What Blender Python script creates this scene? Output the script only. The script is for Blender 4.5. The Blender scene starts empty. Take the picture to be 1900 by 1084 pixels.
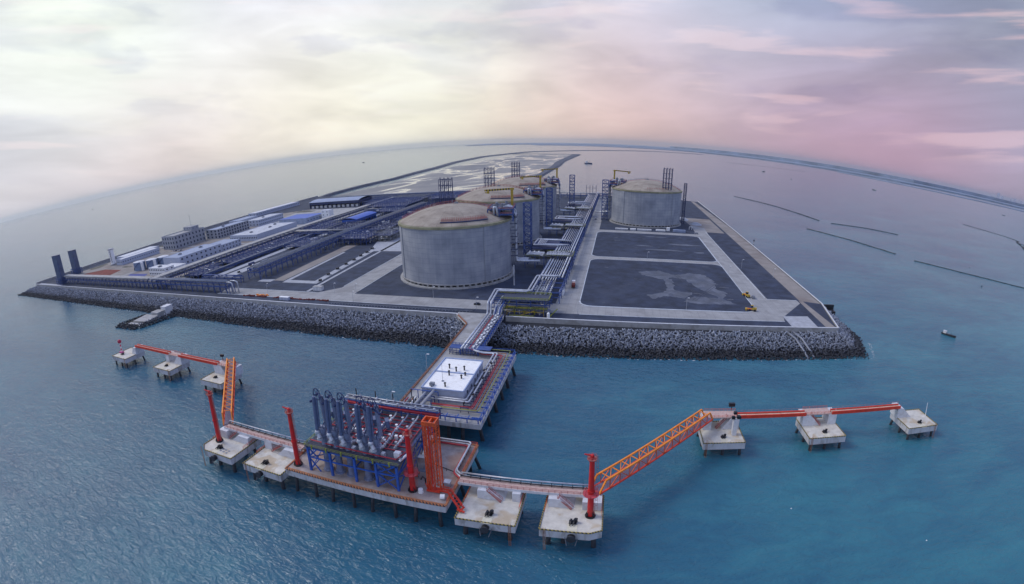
import bpy, math, random
import numpy as np
from mathutils import Vector, Matrix
random.seed(7); RNG = np.random.default_rng(7)
R = math.radians
scn = bpy.context.scene
col = scn.collection

# ---------------------------------------------------------------- camera
CAMZ = 120.0
F_PX, PITCH, ROLL, YAW = 920.94, 0.3026, -0.0213, 0.2156      # pixels per radian in the 1900 px wide photograph
def cam_dir(v):
    c, s = math.cos(ROLL), math.sin(ROLL); x, y, z = c*v[0]-s*v[1], s*v[0]+c*v[1], v[2]
    c, s = math.cos(PITCH), math.sin(PITCH); X, Y, Z = x, c*z+s*y, -s*z+c*y
    c, s = math.cos(YAW), math.sin(YAW)
    return Vector((c*X-s*Y, s*X+c*Y, Z))
def ray(px, py):
    x = (px-950)/F_PX; y = -(py-542)/F_PX
    return cam_dir((math.sin(x)*math.cos(y), math.sin(y), math.cos(x)*math.cos(y)))
cd = bpy.data.cameras.new('camera'); cam = bpy.data.objects.new('camera', cd); col.objects.link(cam)
r_, u_, f_ = cam_dir((1,0,0)), cam_dir((0,1,0)), cam_dir((0,0,1))
cam.matrix_world = Matrix(((r_.x, u_.x, -f_.x, 0), (r_.y, u_.y, -f_.y, 0), (r_.z, u_.z, -f_.z, CAMZ), (0,0,0,1)))
cd.type = 'PANO'
cd.panorama_type = 'EQUIRECTANGULAR'
HL, HV = 950/F_PX, 542/F_PX
cd.longitude_min, cd.longitude_max = -HL, HL
cd.latitude_min, cd.latitude_max = -HV, HV
cd.clip_start, cd.clip_end = 0.5, 200000
scn.camera = cam

# ---------------------------------------------------------------- sky
def s2l(c):
    return tuple((x/255/12.92 if x/255 <= 0.04045 else ((x/255+0.055)/1.055)**2.4) for x in c)
world = bpy.data.worlds.new("World"); scn.world = world; world.use_nodes = True
nt = world.node_tree; nt.nodes.clear(); NN = nt.nodes.new; LK = nt.links.new
out = NN('ShaderNodeOutputWorld'); bg = NN('ShaderNodeBackground'); LK(bg.outputs[0], out.inputs[0])
tc = NN('ShaderNodeTexCoord')
DIR = tc.outputs['Generated']
def math_(op, a, b=None, c=None, tree=None, clamp=False):
    t = tree or nt
    n = t.nodes.new('ShaderNodeMath'); n.operation = op; n.use_clamp = clamp
    for i, v in enumerate((a, b, c)):
        if v is None: continue
        if hasattr(v, 'node'): t.links.new(v, n.inputs[i])
        else: n.inputs[i].default_value = v
    return n.outputs[0]
def vmath(op, a, b=None, scale=None, tree=None, outn=0):
    t = tree or nt
    n = t.nodes.new('ShaderNodeVectorMath'); n.operation = op
    for i, v in enumerate((a, b)):
        if v is None: continue
        if hasattr(v, 'node'): t.links.new(v, n.inputs[i])
        else: n.inputs[i].default_value = v
    if scale is not None:
        if hasattr(scale, 'node'): t.links.new(scale, n.inputs['Scale'])
        else: n.inputs['Scale'].default_value = scale
    return n.outputs[outn]
# colours of the evening sky by direction
SKY = [(60, 150, (271, 277, 266)), (250, 110, (242, 257, 243)), (420, 40, (239, 238, 256)), (120, 20, (258, 262, 240)), (700, 30, (220, 223, 253)), (680, 150, (271, 276, 241)), (480, 190, (253, 251, 228)), (620, 250, (256, 233, 216)), (320, 280, (247, 216, 214)), (90, 330, (210, 197, 206)), (880, 140, (252, 255, 222)), (980, 40, (214, 223, 238)), (1000, 235, (257, 218, 190)), (1120, 130, (232, 215, 237)), (1180, 235, (243, 188, 150)), (1300, 60, (177, 201, 221)), (1330, 170, (197, 174, 192)), (1480, 280, (210, 157, 170)), (1560, 60, (170, 190, 214)), (1600, 190, (185, 160, 183)), (1720, 310, (193, 134, 150)), (1860, 60, (157, 164, 174)), (1860, 220, (162, 159, 189)), (1890, 370, (183, 168, 188))]
blobs = [(ray(x, y), s2l(c), 60.0) for x, y, c in SKY]
blobs += [(Vector((0,0.1,1)).normalized(), s2l((112,152,228)), 5.0), (Vector((0,-1,0.5)).normalized(), s2l((206,218,246)), 3.2),
          (Vector((1,-0.2,0.4)).normalized(), s2l((168,182,222)), 4.0), (Vector((-1,-0.1,0.4)).normalized(), s2l((214,216,226)), 4.0)]
acc = None; wacc = None
for d, c, k in blobs:
    dt = vmath('DOT_PRODUCT', DIR, tuple(d), outn=1)
    w = math_('EXPONENT', math_('MULTIPLY_ADD', dt, k, -k))
    cv = vmath('SCALE', tuple(c), scale=w)
    acc = cv if acc is None else vmath('ADD', acc, cv)
    wacc = w if wacc is None else math_('ADD', wacc, w)
base = vmath('SCALE', acc, scale=math_('DIVIDE', 1.0, wacc))
# cloud streaks: noise laid on a flat cloud deck
sep = NN('ShaderNodeSeparateXYZ'); LK(DIR, sep.inputs[0])
cmb = NN('ShaderNodeCombineXYZ')      # the cloud streaks run along one compass direction
LK(vmath('DOT_PRODUCT', DIR, tuple(r_), outn=1), cmb.inputs[0]); LK(vmath('DOT_PRODUCT', DIR, tuple(u_), outn=1), cmb.inputs[1])
def sky_noise(scale, sx, sy, rot, detail, dist, loc=(0,0,0)):
    m = NN('ShaderNodeMapping'); LK(cmb.outputs[0], m.inputs[0]); m.inputs['Rotation'].default_value = (0,0,R(rot)); m.inputs['Scale'].default_value = (sx, sy, 1); m.inputs['Location'].default_value = loc
    n = NN('ShaderNodeTexNoise'); LK(m.outputs[0], n.inputs['Vector']); n.inputs['Scale'].default_value = scale; n.inputs['Detail'].default_value = detail; n.inputs['Distortion'].default_value = dist
    return n.outputs[0]
def ramp(v, stops, tree=None, interp='EASE'):
    t = tree or nt
    n = t.nodes.new('ShaderNodeValToRGB'); t.links.new(v, n.inputs[0]); cr = n.color_ramp; cr.interpolation = interp
    while len(cr.elements) < len(stops): cr.elements.new(0.5)
    for e, (p, c) in zip(cr.elements, stops):
        e.position = p; e.color = (c, c, c, 1) if not isinstance(c, tuple) else (*c, 1)
    return n.outputs[0]
n1 = sky_noise(3.2, 0.8, 2.0, -12, 5, 0.5)
n2 = sky_noise(5.2, 0.8, 4.6, 5, 9, 0.3, (3.1, 1.9, 0))
soft = math_('MULTIPLY_ADD', math_('SUBTRACT', n1, 0.5), 0.75, 1.0)
n3 = sky_noise(7.5, 0.7, 2.2, -9, 8, 0.8, (0.7, 4.4, 0))
soft = math_('ADD', soft, math_('MULTIPLY', math_('SUBTRACT', n3, 0.5), 0.45))
base = vmath('SCALE', base, scale=soft)
n4 = sky_noise(4.4, 0.8, 1.9, -16, 9, 0.35, (5.2, 0.6, 0))
mg = NN('ShaderNodeMix'); mg.data_type = 'RGBA'; mg.blend_type = 'MULTIPLY'
LK(math_('MULTIPLY', ramp(n4, [(0.50, 0.0), (0.60, 0.85)]), ramp(sep.outputs[2], [(0.02, 0.15), (0.22, 0.9)])), mg.inputs[0]); LK(base, mg.inputs[6]); mg.inputs[7].default_value = (0.80, 0.81, 0.89, 1)
base = mg.outputs[2]
streak = math_('MULTIPLY', ramp(n2, [(0.54, 0.0), (0.66, 1.0)]), ramp(sep.outputs[2], [(0.0, 0.25), (0.12, 0.8), (0.5, 1.0)]))
mixn = NN('ShaderNodeMix'); mixn.data_type = 'RGBA'; mixn.blend_type = 'SCREEN'
LK(math_('MULTIPLY', streak, 0.55), mixn.inputs[0]); LK(base, mixn.inputs[6]); mixn.inputs[7].default_value = (*s2l((232,172,160)), 1)
sky = NN('ShaderNodeTexSky'); sky.sky_type = 'NISHITA'; sky.sun_disc = False
SUN = Vector((-0.80, 0.08, 0.95)).normalized()
sun_el = math.asin(SUN.z); sun_az = math.atan2(SUN.x, SUN.y)
sky.sun_elevation = sun_el; sky.sun_rotation = sun_az
tot = vmath('ADD', vmath('SCALE', mixn.outputs[2], scale=0.97), vmath('SCALE', sky.outputs[0], scale=0.004))
LK(tot, bg.inputs[0]); bg.inputs[1].default_value = 1.0

# ---------------------------------------------------------------- sun behind thin cloud
sl = bpy.data.lights.new('sun', 'SUN'); sl.energy = 1.6; sl.angle = R(22); sl.color = (1.0, 0.95, 0.88)
so = bpy.data.objects.new('sun', sl); col.objects.link(so)
so.rotation_euler = SUN.to_track_quat('Z', 'Y').to_euler()
scn.view_settings.view_transform = 'Standard'; scn.view_settings.look = 'None'
scn.view_settings.exposure = 0.0; scn.view_settings.gamma = 1.0; scn.view_settings.use_curve_mapping = False
scn.cycles.volume_bounces = 0; scn.cycles.max_bounces = 5; scn.cycles.diffuse_bounces = 2; scn.cycles.glossy_bounces = 3
scn.cycles.use_denoising = True

# ---------------------------------------------------------------- mesh helpers
class MB:
    def __init__(s): s.v = []; s.f = []; s.m = []; s.mi = 0; s.cuts = []
    def cut(s): s.cuts.append((len(s.v), len(s.f))); return s     # the next piece becomes an object of its own
    def add(s, vs, fs):
        b = len(s.v); s.v += [tuple(p) for p in vs]; s.f += [tuple(i+b for i in f) for f in fs]; s.m += [s.mi]*len(fs); return s
    def box(s, x0, y0, z0, x1, y1, z1):
        if x0 > x1: x0, x1 = x1, x0
        if y0 > y1: y0, y1 = y1, y0
        if z0 > z1: z0, z1 = z1, z0
        return s.add([(x0,y0,z0),(x1,y0,z0),(x1,y1,z0),(x0,y1,z0),(x0,y0,z1),(x1,y0,z1),(x1,y1,z1),(x0,y1,z1)],
                     [(0,3,2,1),(4,5,6,7),(0,1,5,4),(1,2,6,5),(2,3,7,6),(3,0,4,7)])
    def obox(s, cx, cy, z0, lx, ly, z1, rot=0.0):
        c, n = math.cos(rot), math.sin(rot); P = []
        for z in (z0, z1):
            for a, b in ((-1,-1),(1,-1),(1,1),(-1,1)):
                x, y = a*lx/2, b*ly/2; P.append((cx+c*x-n*y, cy+n*x+c*y, z))
        return s.add(P, [(0,3,2,1),(4,5,6,7),(0,1,5,4),(1,2,6,5),(2,3,7,6),(3,0,4,7)])
    def bar(s, p, q, w, h=None):
        h = h or w; p, q = Vector(p), Vector(q); d = q-p
        if d.length < 1e-6: return s
        d.normalize(); up = Vector((0,0,1)) if abs(d.z) < 0.95 else Vector((0,1,0))
        a = d.cross(up).normalized()*(w/2); b = a.cross(d).normalized()*(h/2)
        P = [p-a-b, p+a-b, p+a+b, p-a+b, q-a-b, q+a-b, q+a+b, q-a+b]
        return s.add(P, [(0,1,2,3),(7,6,5,4),(0,4,5,1),(1,5,6,2),(2,6,7,3),(3,7,4,0)])
    def cyl(s, p, q, r0, r1=None, n=10, caps=True):
        r1 = r0 if r1 is None else r1; p, q = Vector(p), Vector(q); d = (q-p).normalized()
        up = Vector((0,0,1)) if abs(d.z) < 0.95 else Vector((1,0,0))
        a = d.cross(up).normalized(); b = a.cross(d); P = []
        for o, r in ((p, r0), (q, r1)):
            for k in range(n):
                t = 2*math.pi*k/n; P.append(o+a*(r*math.cos(t))+b*(r*math.sin(t)))
        F = [(k, k+n, (k+1)%n+n, (k+1)%n) for k in range(n)]
        if caps: F += [tuple(range(n)), tuple(range(2*n-1, n-1, -1))]
        return s.add(P, F)
    def tube(s, pts, r, n=8, elbow=0):
        pts = [Vector(p) for p in pts]
        if elbow:
            q = [pts[0]]
            for i in range(1, len(pts)-1):
                a, b, c = pts[i-1], pts[i], pts[i+1]
                e = min(elbow, (a-b).length*0.45, (c-b).length*0.45)
                p0 = b+(a-b).normalized()*e; p1 = b+(c-b).normalized()*e
                for t in (0, .33, .67, 1):
                    q.append(p0*(1-t)**2+b*2*t*(1-t)+p1*t*t)
            q.append(pts[-1]); pts = q
        rings = []; up0 = None
        for i, p in enumerate(pts):
            d = (pts[min(i+1, len(pts)-1)]-pts[max(i-1, 0)]).normalized()
            if up0 is None:
                up0 = Vector((0,0,1)) if abs(d.z) < 0.9 else Vector((1,0,0))
            a = d.cross(up0)
            if a.length < 1e-3: a = d.cross(Vector((1,0.3,0)))
            a.normalize(); b = a.cross(d).normalized(); up0 = b if b.length > .5 else up0
            rings.append([p+a*(r*math.cos(2*math.pi*k/n))+b*(r*math.sin(2*math.pi*k/n)) for k in range(n)])
        P = [v for rg in rings for v in rg]; F = []
        for i in range(len(rings)-1):
            for k in range(n): F.append((i*n+k, (i+1)*n+k, (i+1)*n+(k+1)%n, i*n+(k+1)%n))
        F += [tuple(range(n)), tuple(range(len(P)-1, len(P)-n-1, -1))]
        return s.add(P, F)
    def prism(s, poly, z0, z1):
        a = sum(poly[i][0]*poly[(i+1)%len(poly)][1]-poly[(i+1)%len(poly)][0]*poly[i][1] for i in range(len(poly)))
        if a < 0: poly = poly[::-1]
        n = len(poly); P = [(x,y,z0) for x,y in poly]+[(x,y,z1) for x,y in poly]
        return s.add(P, [tuple(range(n-1,-1,-1)), tuple(range(n,2*n))]+[(k,(k+1)%n,(k+1)%n+n,k+n) for k in range(n)])
    def sheet(s, poly, z):
        a = sum(poly[i][0]*poly[(i+1)%len(poly)][1]-poly[(i+1)%len(poly)][0]*poly[i][1] for i in range(len(poly)))
        if a < 0: poly = poly[::-1]
        return s.add([(x,y,z) for x,y in poly], [tuple(range(len(poly)))])
    def quad(s, *p): return s.add(p, [(0,1,2,3)])
    def ring(s, c, r0, r1, z0, z1, n=64, a0=0, a1=2*math.pi):
        P = []; F = []; full = abs(a1-a0-2*math.pi) < 1e-6; m = n if full else n+1
        for k in range(m):
            t = a0+(a1-a0)*k/n; cx, sy = math.cos(t), math.sin(t)
            P += [(c[0]+r0*cx,c[1]+r0*sy,z0),(c[0]+r1*cx,c[1]+r1*sy,z0),(c[0]+r1*cx,c[1]+r1*sy,z1),(c[0]+r0*cx,c[1]+r0*sy,z1)]
        for k in range(n):
            i, j = 4*k, 4*((k+1)%m)
            for e in range(4): F.append((i+e, j+e, j+(e+1)%4, i+(e+1)%4))
        if not full: F += [(0,1,2,3), (4*n+3,4*n+2,4*n+1,4*n)]
        return s.add(P, F)
    def lathe(s, c, prof, n=64):
        P = []; F = []
        for r, z in prof:
            for k in range(n): t = 2*math.pi*k/n; P.append((c[0]+r*math.cos(t), c[1]+r*math.sin(t), z))
        for i in range(len(prof)-1):
            for k in range(n): F.append((i*n+k, i*n+(k+1)%n, (i+1)*n+(k+1)%n, (i+1)*n+k))
        return s.add(P, F)
    def sphere(s, c, r, n=10, sz=1.0):
        prof = [(max(0.001, r*math.sin(math.pi*i/n)), c[2]-r*sz*math.cos(math.pi*i/n)) for i in range(n+1)]
        return s.lathe((c[0], c[1]), prof, n)
    def rail(s, pts, h=1.1, step=2.5, w=0.1, mids=1):
        for p, q in zip(pts[:-1], pts[1:]):
            p, q = Vector(p), Vector(q); L = (q-p).length; n = max(1, round(L/step))
            for k in range(n+1):
                o = p+(q-p)*(k/n); s.bar(o, o+Vector((0,0,h)), w)
            for j in range(mids+1):
                z = Vector((0,0,h*(j+1)/(mids+1))); s.bar(p+z, q+z, w)
        return s
    def lattice(s, x0, y0, x1, y1, z0, z1, nz, w=0.3, brace=True):
        c = [(x0,y0),(x1,y0),(x1,y1),(x0,y1)]
        for a in c: s.bar((*a, z0), (*a, z1), w*1.3)
        for i in range(nz+1):
            z = z0+(z1-z0)*i/nz
            for k in range(4):
                a, b = c[k], c[(k+1)%4]; s.bar((*a, z), (*b, z), w)
                if brace and i < nz:
                    z2 = z0+(z1-z0)*(i+1)/nz
                    s.bar((*a, z), (*b, z2), w*0.8) if (i+k)%2 else s.bar((*b, z), (*a, z2), w*0.8)
        return s
    def build(s, name, mats, parent=None, smooth=False):
        if s.cuts:
            ends = s.cuts+[(len(s.v), len(s.f))]; pv, pf = 0, 0; o = None
            for ev, ef in ends:
                if ef > pf:
                    q = MB(); q.v = s.v[pv:ev]; q.f = [tuple(i-pv for i in f) for f in s.f[pf:ef]]; q.m = s.m[pf:ef]; o = q.build(name, mats, parent, smooth)
                pv, pf = ev, ef
            return o
        off = worldpos(parent) if parent else Vector((0,0,0))
        me = bpy.data.meshes.new(name)
        arr = np.array(s.v, dtype=np.float64)-np.array(off) if s.v else np.zeros((0,3))
        me.from_pydata(arr.tolist(), [], s.f)
        if not isinstance(mats, (list, tuple)): mats = [mats]
        for m in mats: me.materials.append(m)
        if any(s.m): me.polygons.foreach_set('material_index', s.m)
        if smooth: me.polygons.foreach_set('use_smooth', [True]*len(s.f))
        me.update()
        o = bpy.data.objects.new(name, me); col.objects.link(o)
        if parent: o.parent = parent
        return o
def worldpos(o):
    p = Vector((0,0,0))
    while o: p += o.location; o = o.parent
    return p
def tag(o, label, cat, group=None, kind=None):
    if label: o['label'] = label
    if cat: o['category'] = cat
    if group: o['group'] = group
    if kind: o['kind'] = kind
    return o
def struct(o): o['kind'] = 'structure'; return o
def thing(name, label, cat, loc=(0,0,0), group=None):
    o = bpy.data.objects.new(name, None); col.objects.link(o); o.location = loc; o.empty_display_size = 1
    return tag(o, label, cat, group)
KIDS = {}
def copy_tree(o, loc=None, label=None, parent=None):
    kids = list(o.children)
    c = o.copy(); col.objects.link(c); c.parent = parent
    if loc is not None: c.location = loc
    if label: c['label'] = label
    for k in kids: copy_tree(k, parent=c)
    return c

# ---------------------------------------------------------------- materials
def newmat(name):
    m = bpy.data.materials.new(name); m.use_nodes = True; t = m.node_tree; b = t.nodes['Principled BSDF']; return m, t, b
def M(name, c, rough=0.7, metal=0.0, var=0.14, scale=0.35, stain=None, stain_amt=0.0, stain_scale=0.12, bump=0.0, stretch=(1,1,1), spec=None):
    m, t, b = newmat(name)
    b.inputs['Roughness'].default_value = rough; b.inputs['Metallic'].default_value = metal
    if spec is not None: b.inputs['Specular IOR Level'].default_value = spec
    g = t.nodes.new('ShaderNodeNewGeometry'); mp = t.nodes.new('ShaderNodeMapping'); t.links.new(g.outputs['Position'], mp.inputs[0]); mp.inputs['Scale'].default_value = stretch
    n = t.nodes.new('ShaderNodeTexNoise'); n.inputs['Scale'].default_value = scale; n.inputs['Detail'].default_value = 6; n.inputs['Roughness'].default_value = 0.65
    t.links.new(mp.outputs[0], n.inputs['Vector'])
    lo = tuple(max(0, x*(1-var*1.6)) for x in c); hi = tuple(min(1, x*(1+var*1.6)) for x in c)
    r = ramp(n.outputs[0], [(0.28, lo), (0.72, hi)], tree=t, interp='LINEAR'); colr = r
    if stain:
        n2 = t.nodes.new('ShaderNodeTexNoise'); n2.inputs['Scale'].default_value = stain_scale; n2.inputs['Detail'].default_value = 5; n2.inputs['Distortion'].default_value = 0.7
        t.links.new(mp.outputs[0], n2.inputs['Vector'])
        fac = ramp(n2.outputs[0], [(0.5, 0.0), (0.66, stain_amt)], tree=t)
        mx = t.nodes.new('ShaderNodeMix'); mx.data_type = 'RGBA'; t.links.new(fac, mx.inputs[0]); t.links.new(colr, mx.inputs[6]); mx.inputs[7].default_value = (*stain, 1)
        colr = mx.outputs[2]
    t.links.new(colr, b.inputs['Base Color'])
    if bump:
        bn = t.nodes.new('ShaderNodeBump'); bn.inputs['Strength'].default_value = bump; bn.inputs['Distance'].default_value = 0.3
        t.links.new(n.outputs[0], bn.inputs['Height']); t.links.new(bn.outputs[0], b.inputs['Normal'])
    return m
C_ = {}
C_['conc'] = M('concrete', (0.34,0.345,0.36), 0.8, var=0.12, scale=0.25, stain=(0.2,0.19,0.18), stain_amt=0.5, stain_scale=0.15)
C_['conc_side'] = M('concrete_side', (0.50,0.51,0.55), 0.8, var=0.1, scale=0.5, stain=(0.2,0.18,0.16), stain_amt=0.6, stain_scale=0.35, stretch=(1,1,0.3))
C_['conc_white'] = M('pale_concrete', (0.6,0.62,0.67), 0.75, var=0.08, scale=0.5, stain=(0.4,0.38,0.38), stain_amt=0.4, stain_scale=0.4)
C_['deck'] = M('stained_deck_concrete', (0.56,0.54,0.49), 0.8, var=0.13, scale=0.35, stain=(0.42,0.30,0.16), stain_amt=0.6, stain_scale=0.16)
C_['deck_red'] = M('rust_stained_deck', (0.34,0.29,0.275), 0.8, var=0.2, scale=0.3, stain=(0.30,0.16,0.11), stain_amt=0.55, stain_scale=0.12)
C_['rust'] = M('rusty_kerb', (0.33,0.14,0.07), 0.8, var=0.3, scale=0.8)
C_['asph'] = M('asphalt_plot', (0.027,0.038,0.072), 0.92, var=0.35, scale=0.09, stain=(0.046,0.06,0.10), stain_amt=0.6, stain_scale=0.035)
C_['damp'] = M('damp_sediment', (0.10,0.115,0.155), 0.8, var=0.3, scale=0.12, stain=(0.07,0.085,0.13), stain_amt=0.8, stain_scale=0.09)
def road_mat():
    m = M('concrete_road', (0.30,0.305,0.32), 0.85, var=0.12, scale=0.1, stain=(0.20,0.20,0.21), stain_amt=0.6, stain_scale=0.06)
    t = m.node_tree; b = t.nodes['Principled BSDF']; src = b.inputs['Base Color'].links[0].from_socket
    g = t.nodes.new('ShaderNodeNewGeometry'); sx = t.nodes.new('ShaderNodeSeparateXYZ'); t.links.new(g.outputs['Position'], sx.inputs[0])
    j = math_('MAXIMUM', math_('LESS_THAN', math_('FRACT', math_('DIVIDE', sx.outputs[0], 5.2, tree=t), tree=t), 0.05, tree=t), math_('LESS_THAN', math_('FRACT', math_('DIVIDE', sx.outputs[1], 5.2, tree=t), tree=t), 0.05, tree=t), tree=t)
    mx = t.nodes.new('ShaderNodeMix'); mx.data_type = 'RGBA'; t.links.new(math_('MULTIPLY', j, 0.35, tree=t), mx.inputs[0]); t.links.new(src, mx.inputs[6]); mx.inputs[7].default_value = (0.12,0.12,0.13,1)
    t.links.new(mx.outputs[2], b.inputs['Base Color']); return m
C_['road'] = road_mat()
C_['kerb'] = M('white_kerb', (0.5,0.55,0.62), 0.8)
C_['sand'] = M('bare_sand', (0.25,0.23,0.22), 0.9, var=0.15, scale=0.05, stain=(0.2,0.17,0.16), stain_amt=0.8, stain_scale=0.03)
C_['white_plot'] = M('pale_paving', (0.35,0.37,0.42), 0.85, var=0.15, scale=0.2)
C_['grass'] = M('scrub_ground', (0.10,0.10,0.085), 0.9, var=0.25, scale=0.1)
C_['blue'] = M('blue_steel', (0.035,0.075,0.25), 0.5, var=0.2, scale=0.5)
C_['blue_b'] = M('bright_blue_steel', (0.03,0.10,0.42), 0.5, var=0.2, scale=0.5)
C_['navy'] = M('navy_steel', (0.02,0.035,0.12), 0.5, var=0.25, scale=0.5)
C_['grate'] = M('dark_grating', (0.045,0.055,0.095), 0.6, var=0.35, scale=1.5)
C_['pipe'] = M('silver_pipe', (0.47,0.50,0.57), 0.38, metal=0.3, var=0.2, scale=0.3)
C_['pipe_d'] = M('dull_pipe', (0.20,0.22,0.27), 0.5, metal=0.2, var=0.2, scale=0.3)
C_['pipe_r'] = M('red_pipe', (0.42,0.03,0.05), 0.45, var=0.2, scale=0.6)
C_['red'] = M('red_paint', (0.58,0.016,0.018), 0.45, var=0.18, scale=0.9, stain=(0.36,0.05,0.035), stain_amt=0.5, stain_scale=0.5, stretch=(1,1,0.35))
C_['orange'] = M('orange_paint', (0.66,0.095,0.02), 0.5, var=0.22, scale=0.9, stain=(0.38,0.06,0.03), stain_amt=0.6, stain_scale=0.6, stretch=(1,1,0.4))
C_['orange_y'] = M('yellow_orange_paint', (0.80,0.24,0.02), 0.45, var=0.14, scale=0.7)
C_['redor'] = M('red_orange_beam', (0.62,0.045,0.02), 0.5, var=0.15, scale=0.6)
C_['pink_deck'] = M('pinkish_walkway', (0.50,0.36,0.33), 0.8, var=0.15, scale=1.0)
C_['mesh_deck'] = M('violet_grating', (0.16,0.14,0.20), 0.7, var=0.2, scale=2.0)
C_['yellow'] = M('yellow_paint', (0.42,0.29,0.035), 0.5, var=0.2, scale=0.8)
C_['yelgreen'] = M('yellow_green_rail', (0.27,0.30,0.05), 0.5, var=0.25, scale=0.9)
C_['arm'] = M('blue_grey_arm_paint', (0.10,0.13,0.24), 0.4, metal=0.1, var=0.18, scale=0.8)
C_['arm_l'] = M('light_blue_grey_paint', (0.20,0.235,0.36), 0.4, metal=0.1, var=0.15, scale=0.8)
C_['white'] = M('white_paint', (0.78,0.80,0.84), 0.6, var=0.05, scale=0.5)
C_['roofw'] = M('white_roof', (0.48,0.51,0.58), 0.75, var=0.1, scale=0.3, stain=(0.33,0.34,0.37), stain_amt=0.6, stain_scale=0.12)
C_['wall_b'] = M('bluish_white_wall', (0.40,0.45,0.58), 0.7, var=0.07, scale=0.3)
C_['wall_g'] = M('grey_render', (0.30,0.32,0.38), 0.8, var=0.1, scale=0.3)
C_['roof_b'] = M('pale_blue_roof', (0.25,0.31,0.46), 0.6, var=0.14, scale=0.3, stain=(0.34,0.38,0.46), stain_amt=0.5, stain_scale=0.1)
C_['roof_bb'] = M('blue_sheet_roof', (0.03,0.10,0.46), 0.5, var=0.1, scale=0.3)
C_['glass'] = M('dark_window', (0.02,0.03,0.07), 0.2, var=0.2, scale=1)
C_['black'] = M('black_iron', (0.012,0.013,0.018), 0.45, var=0.2, scale=1)
C_['pile'] = M('dark_pile', (0.03,0.034,0.045), 0.7, var=0.35, scale=0.8)
C_['pad'] = M('cream_pad', (0.6,0.57,0.46), 0.8)
C_['stripe_w'] = M('white_stripe', (0.8,0.8,0.8), 0.6)
C_['mauve_rail'] = M('faded_red_rail', (0.40,0.13,0.12), 0.6, var=0.2, scale=1.0)
C_['redplot'] = M('red_clay_plot', (0.17,0.035,0.03), 0.9, var=0.25, scale=0.1)
C_['brick'] = M('red_material_stack', (0.14,0.02,0.018), 0.8, var=0.25, scale=0.4)
C_['dome'] = None
def stripes(name, a, b, period=0.9, axis=(1,1,0), duty=0.5):
    m, t, bs = newmat(name); g = t.nodes.new('ShaderNodeNewGeometry')
    d = vmath('DOT_PRODUCT', g.outputs['Position'], axis, tree=t, outn=1)
    fr = math_('FRACT', math_('DIVIDE', d, period, tree=t), tree=t)
    s = math_('GREATER_THAN', fr, duty, tree=t)
    mx = t.nodes.new('ShaderNodeMix'); mx.data_type = 'RGBA'; t.links.new(s, mx.inputs[0]); mx.inputs[6].default_value = (*a, 1); mx.inputs[7].default_value = (*b, 1)
    t.links.new(mx.outputs[2], bs.inputs['Base Color']); bs.inputs['Roughness'].default_value = 0.6
    return m
C_['hazard'] = stripes('hazard_stripe', (0.34,0.27,0.07), (0.03,0.03,0.03), 1.1)
C_['hazard_o'] = stripes('orange_black_stripe', (0.42,0.16,0.06), (0.03,0.02,0.03), 1.1)
C_['beacon'] = stripes('red_white_bands', (0.55,0.01,0.08), (0.7,0.7,0.72), 3.0, (0,0,1))
C_['crane_h'] = stripes('yellow_black_jib', (0.44,0.30,0.035), (0.03,0.03,0.03), 2.6)
def sc(*k): return C_[k[0]]
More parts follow.
